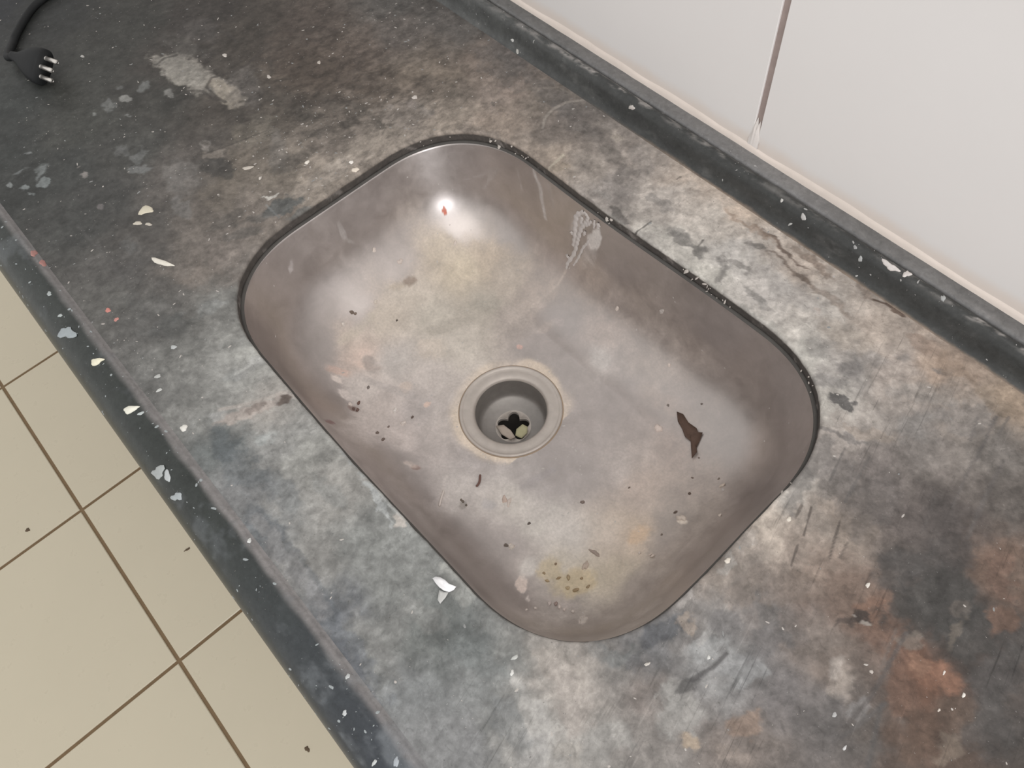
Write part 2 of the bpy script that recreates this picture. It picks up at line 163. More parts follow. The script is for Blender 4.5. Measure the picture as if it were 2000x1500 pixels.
[.3567,.0556,.0,-.0015,.01038,.0,.00215,.00048,.0,.1751,.1509,.1289,.7,.4],[.3578,.1066,.0,.00478,.00891,.0,.01157,-.01119,.0,.213,.1424,.1131,.8,.45],[.3752,.0803,.0,.0028,.00996,.0,.00757,-.00383,.0,.1976,.126,.0952,.8,.4],
[.3642,.1135,.0,.00298,.0032,.0,.0054,-.00884,.0,.2056,.1641,.1365,.5,.5],[.3834,-.0252,.0,.00578,.00639,.0,.00316,-.00456,.0,.1288,.0907,.0714,.6,.5],[.3644,-.0422,.0,.01168,.0129,.0,.00395,-.0054,.0,.147,.1337,.1273,.5,.5],
[.3137,.0208,.0,.00341,.00368,.0,.0031,-.00421,.0,.0691,.0553,.0503,.9,.3],[.3092,.0098,.0,.00243,.007,.0,.0024,-.00124,.0,.1021,.0814,.0721,.85,.35],[.3189,.0189,.0,.00134,.00304,.0,.00126,-.00084,.0,.4571,.4143,.3739,.9,.3],
[.31,.0191,.0,.00107,.00115,.0,.00078,-.00105,.0,.3823,.3438,.3147,.8,.3],[.2127,.1407,.0,.01009,.00552,.0,.00171,-.00358,.0,.1427,.1361,.1339,.92,.2],[.195,.1467,.0,.00997,.00377,.0,.00265,-.00674,.0,.2595,.247,.2409,.6,.5],
[.2048,.1822,.0,.01031,.01052,.0,.00483,-.00665,.0,.3101,.2928,.2827,.5,.5],[.1999,.1644,.0,.00564,.00578,.0,.0043,-.00578,.0,.2135,.2024,.1996,.6,.5],[.2202,.1979,.0,.00358,.00366,.0,.0021,-.00299,.0,.2499,.2317,.2201,.6,.5],
[.2184,.1278,.0,.00545,.00564,.0,.00457,-.00607,.0,.4243,.3833,.3523,.7,.4],[.243,.1296,.0,.01723,.01065,.0,.0026,-.00528,.0,.3785,.3256,.2839,.7,.4],[.26,.1531,.0,.00965,.01003,.0,.00706,-.0102,.0,.2593,.2469,.2377,.6,.5],
[.2794,.185,.0,.01523,.00571,.0,.00345,-.01081,.0,.2428,.2278,.2191,.6,.5],[.2284,.1145,.0,.01912,.00674,.0,.00083,-.00239,.0,.2128,.199,.1936,.7,.4],[.2494,.2119,.0,.0058,.00376,.0,.0014,-.00289,.0,.2193,.2025,.1917,.7,.4],
[.2286,.0858,.0,.00855,.0206,.0,.00933,-.00625,.0,.22,.2059,.1977,.7,.5],[.2335,.0629,.0,.00648,.0013,.0,.0044,-.01925,.0,.2133,.2021,.194,.6,.4],[.2477,.0889,.0,.00153,.01948,.0,.00993,-.00235,.0,.1911,.1756,.1681,.6,.5],
[.273,.0883,.0,.00241,.02673,.0,.0127,-.00307,.0,.1709,.154,.1471,.6,.5],[-.0243,.151,.0,.01126,.00138,.0,.00194,-.00506,.0,.1713,.1567,.1474,.8,.4],[-.0603,.1909,.0,.00647,.00624,.0,.00694,-.00709,.0,.2042,.1855,.1727,.7,.5],
[-.084,.1987,.0,.01413,-.00127,.0,.00214,-.00882,.0,.1971,.1787,.1638,.6,.5],[-.0598,.213,.0,.00314,.00901,.0,.01567,-.00965,.0,.2821,.2594,.2438,.5,.5],[-.0137,.1494,.0,.00367,.00361,.0,.00237,-.00244,.0,.4805,.4363,.4028,.8,.3],
[.0086,.1477,.0,.01208,.00036,.0,.00112,-.00398,.0,.4726,.4461,.4163,.8,.4],[-.0501,.1584,.0,.01002,.00022,.0,.00131,-.00417,.0,.3953,.3676,.3447,.6,.4],[-.0115,.1878,.0,.01452,8e-05,.0,.00135,-.00472,.0,.2505,.2353,.2235,.6,.4],
[.0359,.1708,.0,.01784,.00134,.0,.00123,-.004,.0,.2431,.2311,.2166,.75,.4],[.0457,.1691,.0,.00895,.00015,.0,.00114,-.00447,.0,.2131,.202,.1912,.8,.35],[.024,.1746,.0,.01163,.00131,.0,.00122,-.00353,.0,.2674,.2547,.2423,.6,.4],
[.0743,.1676,.0,.00387,.00134,.0,.00402,-.00843,.0,.2355,.2237,.2123,.7,.4],[.0795,.1801,.0,.01132,.00251,.0,.00094,-.00242,.0,.2427,.2277,.2161,.7,.4],[.1107,.1679,.0,.01416,-.00059,.0,.00049,-.00285,.0,.2674,.2547,.2423,.7,.4],
[.1225,.1657,.0,.00819,-.00033,.0,.00062,-.00377,.0,.2842,.271,.2582,.6,.4],[.0754,.1541,.0,.01735,-.00055,.0,.00111,-.00576,.0,.4619,.44,.4063,.6,.5],[.1206,.1499,.0,.02023,.00021,.0,.00092,-.00464,.0,.4629,.4454,.4156,.6,.5],
[.0525,.2183,.0,.00239,.00235,.0,.00291,-.00344,.0,.2497,.2315,.2141,.7,.4],[.0752,.2074,.0,.00467,.00461,.0,.00174,-.00209,.0,.2119,.1954,.1823,.7,.4],[.0939,.1937,.0,.00285,.00284,.0,.00234,-.00283,.0,.5055,.4689,.4254,.7,.3],
[.123,.2088,.0,.00224,.00224,.0,.00191,-.00243,.0,.4724,.3955,.3449,.7,.3],[.147,.1889,.0,.00163,.00164,.0,.00181,-.00233,.0,.4919,.3967,.3422,.8,.3],[.1111,.2079,.0,.02542,-.00175,.0,.00041,-.00248,.0,.1896,.141,.1159,.7,.4],
[.089,.2195,.0,.02621,-.00145,.0,.00039,-.00203,.0,.17,.1247,.1031,.85,.3],[.119,.2268,.0,.02099,-.00085,.0,.00067,-.00352,.0,.256,.1976,.1618,.7,.5],[.1479,.2053,.0,.02409,-.00115,.0,.00047,-.00289,.0,.2415,.1904,.1578,.6,.5],
[.1863,.23,.0,.01297,-1e-05,.0,.00043,-.00241,.0,.1506,.1048,.0837,.9,.3],[.164,.2319,.0,.01189,-.00054,.0,.00056,-.00344,.0,.2982,.234,.1944,.6,.5],[.0573,.2191,.0,.02717,-.00093,.0,.00058,-.00259,.0,.4197,.3188,.252,.6,.4],
[.2252,.2159,.0,.01796,.00016,.0,.00073,-.00463,.0,.3314,.2504,.2036,.6,.5],[.2532,.2189,.0,.01703,.00171,.0,.00141,-.00727,.0,.3141,.2417,.1906,.7,.5],[.2848,.2144,.0,.01301,.00137,.0,.00155,-.00884,.0,.3243,.2568,.1983,.6,.5],
[.1753,.1849,.0,.02232,.0026,.0,.00229,-.00924,.0,.4308,.3736,.321,.5,.6],[.1328,.1901,.0,.02364,.00261,.0,.00236,-.00861,.0,.3768,.3574,.3423,.5,.6],[.1733,.163,.0,.00788,.00802,.0,.00567,-.00734,.0,.293,.2796,.2698,.5,.5],
[.248,.1826,.0,.01719,.01134,.0,.00397,-.00795,.0,.3017,.288,.2747,.5,.6],[-.1263,.2046,.0,.00342,.00325,.0,.0029,-.00281,.0,.424,.383,.3444,.9,.3],[-.0947,.2181,.0,.00436,.00416,.0,.00278,-.00281,.0,.4438,.3936,.3469,.9,.3],
[-.1125,.2075,.0,.01441,.00431,.0,.00526,-.00878,.0,.1411,.1281,.1199,.6,.5],[-.1407,.2086,.0,.02188,.00186,.0,.00611,-.01381,.0,.1407,.1256,.1175,.6,.5],[-.1097,.2212,.0,.00674,.00198,.0,.00296,-.00501,.0,.2978,.2679,.2458,.7,.4],
[-.1531,.1875,.0,.0104,.00987,.0,.00798,-.00744,.0,.2088,.1794,.1596,.5,.5],[-.2182,.1742,.0,.00941,.00884,.0,.01308,-.01135,.0,.3028,.2565,.2262,.6,.5],[-.2125,.1726,.0,.0018,.00169,.0,.00216,-.00188,.0,.1577,.1394,.1265,.8,.3],
[-.1882,.1355,.0,.0252,.00807,.0,.00583,-.00845,.0,.2954,.256,.2257,.6,.5],[-.134,.1507,.0,.01805,.00209,.0,.00344,-.00756,.0,.3776,.3211,.2764,.7,.5],[-.1056,.1558,.0,.00793,.00764,.0,.00413,-.0039,.0,.4176,.3538,.2893,.7,.4],
[-.2456,.1584,.0,.02151,.00651,.0,.00807,-.01118,.0,.151,.131,.1147,.5,.6],[-.2772,.1388,.0,.01119,.01047,.0,.01167,-.0093,.0,.139,.118,.1026,.6,.6],[-.304,.1868,.0,.03213,.00285,.0,.00679,-.01228,.0,.1564,.1339,.1153,.5,.6],
[-.3792,.0799,.0,.04502,.02528,.0,.0345,-.03046,.0,.1157,.09,.0738,.4,.7],[-.3035,.1142,.0,.03913,.01228,.0,.01736,-.02194,.0,.1483,.1183,.0957,.35,.7],[-.2443,.2104,.0,.03051,.00243,.0,.00927,-.01828,.0,.1474,.1363,.1298,.5,.6],
[-.1928,.2178,.0,.0359,.00021,.0,.00482,-.01198,.0,.1474,.1363,.1298,.6,.6],
]
STROKES = [
[[[-.4485,.0591,.0],[-.4398,.0333,.0],[-.442,.0141,.0],[-.4499,-.0038,.0],[-.4415,-.0149,.0],[-.4181,-.0156,.0],[-.407,-.0133,.0]],.00166,[.0703,.0617,.0564],.85],
[[[-.4503,-.0315,.0],[-.4392,-.0211,.0],[-.418,-.0186,.0]],.00196,[.0781,.069,.0633],.8],[[[-.5093,-.0113,.0],[-.5151,-.0222,.0],[-.5121,-.0337,.0]],.00139,[.0599,.0547,.0497],.8],
[[[-.3966,.0406,.0],[-.3876,.0522,.0]],.00162,[.0628,.0548,.0474],.8],[[[-.5115,.0373,.0],[-.5002,.0465,.0],[-.4797,.0449,.0]],.00177,[.0705,.0634,.0579],.7],
[[[-.4406,.0445,.0],[-.4258,.0527,.0],[-.4115,.0447,.0]],.00201,[.074,.0652,.0584],.6],[[[-.3589,-.066,.0],[-.351,-.0415,.0],[-.3417,-.0059,.0]],.00075,[.0906,.0807,.0729],.75],
[[[-.3838,-.0795,.0],[-.3744,-.0563,.0]],.00091,[.0951,.0849,.0768],.6],[[[-.1512,.2322,.0],[-.161,.2181,.0],[-.1632,.2035,.0],[-.1602,.1902,.0],[-.1516,.1796,.0]],.00131,[.4027,.3629,.3256],.85],
[[[-.1523,.2332,.0],[-.1814,.2274,.0],[-.1989,.21,.0],[-.2062,.1933,.0]],.0009,[.2628,.232,.2034],.6],[[[-.1099,.1473,.0],[-.1125,.1687,.0]],.00136,[.5615,.5037,.4154],.9],
[[[-.051,.1468,.0],[-.0032,.1478,.0],[.0577,.1466,.0],[.1107,.1496,.0],[.1448,.1506,.0],[.178,.1419,.0]],.00154,[.4859,.4678,.4328],.5],[[[.2737,-.0579,.0],[.2735,-.069,.0],[.2701,-.0853,-.0]],.00139,[.1064,.1026,.1045],.9],
[[[.3399,.0319,.0],[.3442,.008,.0],[.3481,-.014,.0],[.3481,-.0395,.0]],.00134,[.1196,.1078,.1041],.8],[[[.3561,-.0112,.0],[.3535,-.0273,.0],[.3501,-.0456,.0]],.00131,[.1311,.1227,.1207],.75],
[[[.3551,-.0137,.0],[.3616,-.0288,.0],[.3702,-.0478,.0]],.00144,[.1157,.1099,.108],.75],[[[.3346,.0294,.0],[.3437,-.0014,.0]],.00061,[.1755,.1513,.1378],.6],[[[.2681,.0618,.0],[.2787,.037,.0]],.00084,[.1176,.0987,.0882],.85],
[[[.2802,.0538,.0],[.2832,.0418,.0]],.00068,[.1131,.0963,.0876],.7],[[[.2487,.0572,.0],[.2577,.0376,.0]],.00069,[.1077,.0897,.0798],.85],[[[.2594,.0291,.0],[.2652,.015,.0]],.00059,[.1029,.0854,.0758],.8],
[[[.2436,.0529,.0],[.2463,.044,.0]],.00053,[.1126,.0941,.0839],.7],[[[.2369,.1088,.0],[.2453,.0809,.0]],.00073,[.1595,.1478,.1433],.7],[[[.2525,.1165,.0],[.2615,.0761,.0]],.00107,[.1595,.1478,.1433],.7],
[[[.2939,.203,.0],[.3031,.1637,.0]],.0011,[.1475,.1364,.1321],.8],[[[.2855,.1943,.0],[.292,.1748,.0]],.00075,[.1534,.142,.1376],.7],[[[.2999,.2092,.0],[.3028,.1918,.0]],.00056,[.1475,.1364,.1321],.7],
[[[.3159,.1771,.0],[.3232,.1412,.0],[.3304,.1124,.0]],.00141,[.153,.1394,.135],.7],[[[.3019,.1625,.0],[.3117,.1238,.0]],.00105,[.1652,.1509,.1464],.6],[[[.2986,.126,.0],[.3085,.0942,.0]],.00103,[.1357,.123,.1189],.6],
[[[-.0032,.1478,.0],[-.0023,.1605,.0],[-.0024,.1668,.0]],.00074,[.0952,.0849,.0785],.85],[[[-.0031,.1495,.0],[-.0062,.1448,.0]],.00098,[.1143,.1029,.0956],.7],[[[.0437,.1739,.0],[.042,.1814,.0]],.0006,[.0601,.0548,.0523],.85],
[[[.0732,.1738,.0],[.0797,.1583,.0]],.00114,[.206,.1951,.1845],.6],[[[-.0197,.2173,.0],[-.0193,.222,.0]],.00078,[.0775,.0655,.06],.8],
[[[-.1055,-.2011,.0],[-.0953,-.184,.0],[-.087,-.1657,.0],[-.08,-.1487,.0]],.00152,[.5407,.4934,.4573],.7],[[[-.1251,-.175,.0],[-.122,-.1479,.0]],.00137,[.5263,.5263,.5074],.7],
[[[.1063,-.1534,.0],[.1197,-.1509,.0],[.1383,-.1496,.0]],.00157,[.4677,.4722,.4501],.7],[[[.0301,-.151,.0],[.0475,-.1526,.0],[.0681,-.1502,.0]],.00132,[.5791,.5893,.5791],.75],
[[[-.1568,-.2409,.0],[-.1945,-.2393,.0],[-.2249,-.2424,.0]],.0007,[.1804,.1753,.1804],.3],[[[-.2601,-.059,.0],[-.2386,-.0592,.0]],.00081,[.2648,.2778,.2778],.6],[[[.027,.1775,.0],[.0526,.1645,.0]],.00094,[.2131,.202,.1912],.5],
[[[-.3661,-.197,.0],[-.3049,-.1944,.0],[-.2591,-.1957,.0],[-.1897,-.1994,.0]],.00153,[.1375,.1331,.131],.35],
]
DROPS = [
[-.3348,-.1423,.0,.00191,.00735,.0,.00592,-.00141,.0,.596,.5508,.4401,1.2,'c'],[-.3269,-.1551,.0,.00195,.00309,.0,.00244,-.00094,.0,.541,.5029,.4315,.8,'b'],
[-.3185,-.1485,.0,.00241,.00237,.0,.00166,-.0009,.0,.4811,.4456,.3872,.6,'b'],[-.269,-.1611,.0,.00964,.00498,.0,.00282,-.00255,.0,.7202,.6862,.6106,1.5,'t'],
[-.3456,-.2392,.0013,.00364,.00063,-.00055,.00373,-.00233,.00206,.3957,.2,.1789,.6,'b'],[-.3612,-.2403,.0023,.00374,.00063,-.00052,.00366,-.00235,.00192,.3973,.2066,.1851,.6,'b'],
[-.257,-.2209,.0,.00018,.00243,.0,.00235,-.00023,.0,.5436,.2201,.1871,.6,'b'],[-.2431,-.2202,.0,.00016,.002,.0,.00202,-.0002,.0,.4963,.2318,.2033,.5,'b'],
[-.2604,-.2574,.0004,.00702,.00472,.0025,.00456,-.0032,-.0017,.3127,.3491,.3683,.8,'s'],[-.2136,-.2512,.0027,.00345,.00476,.00123,.00386,-.00115,-.0003,.7465,.7118,.5624,1.6,'t'],
[-.1536,-.2521,.0025,.00453,.00554,.00166,.00341,-.00126,-.00038,.7391,.7275,.6384,1.6,'t'],[-.144,-.2483,.0033,.00143,.00242,.00029,.00137,-.00041,-5e-05,.4409,.4763,.4763,.7,'b'],
[-.1114,-.2302,.0,.00197,.00204,.0,.00275,-.00157,.0,.6826,.6715,.6282,1.2,'b'],[-.1677,-.2221,.0,.00079,.0022,.0,.00202,-.00048,.0,.4353,.4439,.431,.7,'b'],
[-.1553,-.2275,.0,-1e-05,.00228,.0,.00154,-5e-05,.0,.516,.5255,.5066,.8,'b'],[-.1834,-.1986,.0,.00024,.00236,.0,.00215,-.00025,.0,.4375,.4549,.4549,.8,'b'],
[-.0948,-.2636,-.0037,.00308,.00427,.00349,.00572,-.00052,-.00042,.356,.3793,.3793,.8,'s'],[-.0852,-.2597,-.0009,.0017,.00217,.0013,.00475,-.00125,-.00075,.4507,.4774,.4865,.8,'b'],
[-.0672,-.2632,-.0033,.00236,.00342,.00279,.00381,-.00035,-.00029,.3582,.3895,.4058,.8,'s'],[-.3072,-.25,.003,.00117,.002,.00046,.00229,-.00047,-.00011,.3575,.3889,.3889,.6,'b'],
[-.2796,-.2534,.0021,.00087,.00206,.00068,.00145,-.00011,-4e-05,.4085,.4423,.4423,.6,'b'],[-.4704,.0246,.0,.00164,.00152,.0,.00287,-.00174,.0,.5059,.4693,.4343,.6,'b'],
[-.4067,.0385,.0,.00158,.00147,.0,.00233,-.00151,.0,.4823,.4467,.4127,.6,'b'],[-.5854,-.0838,.0,.00171,.00158,.0,.00198,-.00097,.0,.3997,.3916,.3757,.5,'b'],
[-.3866,.0869,.0,.00158,.00147,.0,.00198,-.00137,.0,.4459,.4037,.3639,.5,'b'],[-.273,.1226,.0,.00185,.00174,.0,.00231,-.00181,.0,.5407,.4934,.4573,.7,'b'],[.1917,-.1644,.0,.00108,.00071,.0,.001,-.00156,.0,.6163,.6163,.5955,.8,'b'],
[.1859,-.157,.0,.0009,.00275,.0,.00107,-.00031,.0,.4462,.4549,.4375,.6,'b'],[.1836,-.25,.003,.00134,.00091,.00021,.00164,-.00252,-.00058,.3588,.3902,.4231,.7,'b'],
[.174,-.2606,-.0014,.00108,.00052,.00034,.00054,-.00189,-.00122,.4947,.5133,.5133,.6,'b'],[.1236,-.2428,.0033,.0012,.00056,-.00012,.00092,-.00158,.00033,.4599,.4778,.4778,.6,'b'],
[.1392,-.2574,.0004,.0013,.0006,.00032,.00052,-.00165,-.00087,.4833,.5017,.5111,.6,'b'],[.245,-.0987,.0,.00047,.00188,.0,.00102,-.00027,.0,.5078,.4801,.4446,.6,'b'],
[.0024,-.241,.0027,-.0002,.0016,-.00088,.00166,-.00016,9e-05,.6188,.6294,.6188,.8,'b'],[.3061,.0401,.0,.00098,.00105,.0,.001,-.00137,.0,.6614,.6185,.5673,.9,'b'],
[.2351,-.0121,.0,.00136,.00145,.0,.00125,-.00146,.0,.6445,.5919,.5227,.8,'b'],[.244,.0394,.0,.00113,.00065,.0,.00097,-.00204,.0,.6172,.566,.4986,.8,'b'],[.2679,-.0678,.0,.00085,.00093,.0,.00082,-.00093,.0,.5767,.5767,.5567,.6,'b'],
[.3688,.0287,.0,.0006,.00037,.0,.0005,-.00136,.0,.7048,.6602,.6174,.6,'b'],[.3838,.0259,.0,.00075,.00027,.0,.00038,-.00191,.0,.7515,.7167,.6717,.7,'b'],[.355,-.0488,.0,.00072,.00038,.0,.00054,-.00171,.0,.552,.552,.552,.6,'b'],
[.379,.0083,.0,.0006,.0003,.0,.00034,-.00121,.0,.5636,.5057,.4602,.5,'b'],[.3399,-.0384,.0,.001,.0011,.0,.00088,-.00116,.0,.3916,.3916,.3916,.5,'b'],[.3396,-.0023,.0,.00082,.00089,.0,.00072,-.00099,.0,.4575,.4147,.3821,.5,'b'],
[-.2772,-.0023,.0,.00072,.00225,.0,.00192,-.00071,.0,.7482,.7021,.636,1.0,'b'],[-.2362,.0238,.0,.00175,.00277,.0,.00261,-.00144,.0,.7102,.633,.5413,1.2,'b'],
[-.2469,.0269,.0,.00045,.00235,.0,.0019,-.00063,.0,.7976,.7615,.7149,1.0,'b'],[-.3123,-.046,.0,.00274,.00391,.0,.00215,-.00107,.0,.5033,.4579,.4067,.7,'b'],
[-.2925,-.045,.0,.00029,.00161,.0,.00163,-.00044,.0,.5675,.5283,.4816,.6,'b'],
]
UPSTAND_DROPS = [
[.1692,.2452,.0215,.00668,.00076,.0005,.0007,-.00214,-.00141,.6081,.5672,.5475,1.0,'s'],[.1824,.247,.0222,.00278,.00076,.00011,.00097,-.00251,-.00036,.6081,.5672,.5475,1.0,'s'],
[.2136,.2463,.0221,.0012,.00087,.00033,.0016,-.00194,-.00073,.353,.3607,.3607,.7,'b'],[.0912,.242,.0182,.00182,.00054,.00099,.00152,-.00116,-.00212,.4431,.4345,.426,.8,'b'],
[.1476,.2408,.0152,.00152,.00035,.00101,.00113,-.00065,-.00189,.3829,.3909,.3909,.7,'b'],[.1392,.2434,.02,.00128,.00056,.0006,.00095,-.00086,-.00092,.305,.305,.305,.6,'b'],
[-.0984,.2412,.0165,.00314,.00061,.00148,.00088,-.00077,-.00189,.4944,.4583,.4322,.8,'b'],[-.2592,.2383,.0069,.00205,.00032,.00086,.0004,-.00048,-.0013,.5512,.5512,.5317,.5,'b'],
[-.2484,.2349,.0011,.00144,.00045,.00036,.00191,-.00231,-.00186,.3993,.3912,.3675,.5,'b'],[.0684,.243,.0195,.0011,.00042,.0005,.00084,-.00075,-.0009,.4884,.4793,.4614,.5,'b'],
[.084,.2383,.0069,.00093,.00057,.00152,.00092,-.00018,-.00047,.4338,.4338,.4253,.5,'b'],
]
DUST = [
[-.1573,.0667,-.1102,.5096,.4463,.3566,.95],[-.1773,.0573,-.1018,.475,.4143,.3433,.8],[-.1494,.0934,-.1064,.4617,.394,.3251,.75],[-.168,.0092,-.1077,.4786,.4303,.3771,.95],[-.1621,-.027,-.1102,.501,.447,.3885,.95],
[-.1337,.0114,-.1168,.4699,.4349,.3853,.95],[-.1483,-.0691,-.1122,.5639,.4517,.3968,.95],[-.1653,-.0678,-.1064,.4761,.4154,.3671,.8],[-.1255,-.0501,-.117,.4721,.4413,.42,.95],[-.0786,-.0324,-.1196,.4808,.4367,.4114,.95],
[-.1064,.0558,-.1175,.4039,.3719,.3267,.95],[-.0889,.0071,-.1192,.4808,.4409,.3949,.95],[-.1141,.0965,-.1122,.4007,.3535,.3096,.7],[-.0852,.1038,-.1102,.3883,.3309,.2955,.5],[-.0797,.0655,-.1178,.4014,.3541,.3245,.7],
[-.038,.087,-.1158,.2964,.2569,.2476,.15],[-.0035,.0752,-.117,.3201,.2854,.2722,.2],[-.0327,.0625,-.1185,.3333,.2944,.2809,.3],[.0046,.1067,-.109,.4148,.3551,.3254,.45],[.0142,.0906,-.1153,.4376,.4041,.3878,.5],
[.0585,.1128,-.1064,.4014,.3541,.3245,.4],[.0934,.0942,-.1147,.3662,.3214,.3038,.35],[.0543,.0715,-.1175,.3438,.3076,.3007,.25],[.0623,.0296,-.1201,.3533,.3165,.306,.35],[.0962,.0281,-.1185,.3931,.3539,.3353,.6],
[.0823,-.001,-.1193,.3358,.3071,.3001,.3],[.07,-.0136,-.12,.3222,.2942,.2976,.25],[.064,-.0624,-.1184,.5068,.4747,.4394,.95],[.0615,-.0369,-.12,.396,.3682,.3605,.4],[.0237,-.0865,-.1162,.5065,.4699,.4478,.9],
[.0126,-.059,-.1196,.3952,.3636,.3559,.5],[-.0195,-.0794,-.117,.425,.384,.3683,.6],[-.0532,-.0941,-.1147,.4677,.4159,.3953,.9],[-.0879,-.0909,-.1153,.4907,.4374,.4121,.95],[-.0625,-.0641,-.1184,.4047,.3687,.3572,.6],
[-.0315,-.0532,-.1202,.4356,.394,.3701,.6],[-.1171,-.0929,-.1131,.5411,.4937,.4665,.9],[.1168,-.0522,-.1172,.5072,.4751,.4485,.95],[.0966,-.0626,-.1175,.4953,.4636,.4374,.95],[.1459,-.0228,-.1153,.4657,.4099,.3658,.85],
[.1298,.026,-.117,.419,.3551,.3182,.7],[.1599,.0542,-.1102,.369,.3168,.2857,.55],[.1273,.0722,-.1158,.3634,.3082,.281,.5],[.141,.1013,-.1064,.3337,.2982,.278,.3],[.1583,-.0631,-.1102,.4764,.424,.3445,1.0],
[.1309,-.0718,-.1153,.4789,.4349,.3695,.95],[.1681,-.0453,-.1077,.4631,.4034,.3262,.85],[.1544,-.0138,-.1131,.4903,.3953,.312,.8],[.1226,-.0863,-.1139,.4596,.4251,.4001,.7],[.0917,-.0871,-.1158,.3832,.3446,.3335,.35],
[.0707,-.0977,-.1131,.3638,.3301,.3193,.3],[.0591,-.0806,-.1168,.4598,.4252,.4044,.7],[.1781,.0033,-.1018,.3412,.2983,.2683,.35],[.1749,.0254,-.1034,.3604,.3161,.2817,.4],[.0024,-.113,-.1064,.3732,.3352,.3279,.2],
[-.0339,-.1173,-.1034,.3533,.3165,.306,.15],[.0647,-.1178,-.1018,.3211,.2897,.283,.05],[.121,-.1216,-.0965,.3211,.2897,.283,.05],[.1245,-.1042,-.1077,.4339,.3844,.3609,.3],[.1606,-.0932,-.1018,.3683,.3343,.3127,.5],
[.195,-.0446,-.0884,.2971,.264,.2422,.35],[.2146,.001,-.055,.2551,.2248,.205,.2],[.2152,.0563,-.0491,.2171,.1896,.1792,.05],[.1723,.1166,-.0816,.2552,.225,.2079,.08],[.1326,.1361,-.0792,.2958,.2564,.2349,.25],
[.0798,.1382,-.0767,.3398,.2902,.2606,.38],[.0186,.1373,-.0741,.3398,.2902,.2606,.32],[-.0419,.1324,-.0816,.3612,.2993,.2597,.4],[-.078,.1324,-.0816,.3616,.2996,.2663,.2],[-.1444,.1259,-.0862,.3399,.2903,.264,.1],
[-.1867,.0952,-.0839,.3651,.3168,.2925,.1],[-.1902,.017,-.0926,.3651,.3168,.2925,.15],[-.1849,-.0449,-.0965,.3656,.3173,.3032,.1],[-.1672,-.0934,-.0984,.3208,.2894,.2761,.1],[-.1937,-.0878,-.0792,.2992,.2724,.266,.03],
[-.1173,-.1191,-.1001,.2979,.2647,.2583,.05],[-.2106,-.0883,-.0461,.2992,.2724,.266,.02],[-.2219,.0061,-.0339,.2992,.2724,.266,.02],[-.2006,.114,-.037,.2992,.2724,.266,.02],[-.1195,.1415,-.0491,.2992,.2724,.266,.05],
[-.0197,.143,-.04,.2992,.2724,.266,.03],[.0938,.1469,-.037,.2992,.2724,.266,.02],[.1807,.1339,-.0339,.2992,.2724,.266,.02],[.211,.0938,-.04,.2992,.2724,.266,.02],[.2298,-.0147,-.0118,.2992,.2724,.266,.02],
[.1928,-.0982,-.0741,.28,.248,.2299,.35],[.087,-.1339,-.0816,.2992,.2724,.266,.02],[-.1304,-.1319,-.0839,.2992,.2724,.266,.02],[-.1936,-.1244,-.0276,.2992,.2724,.266,.02],
]
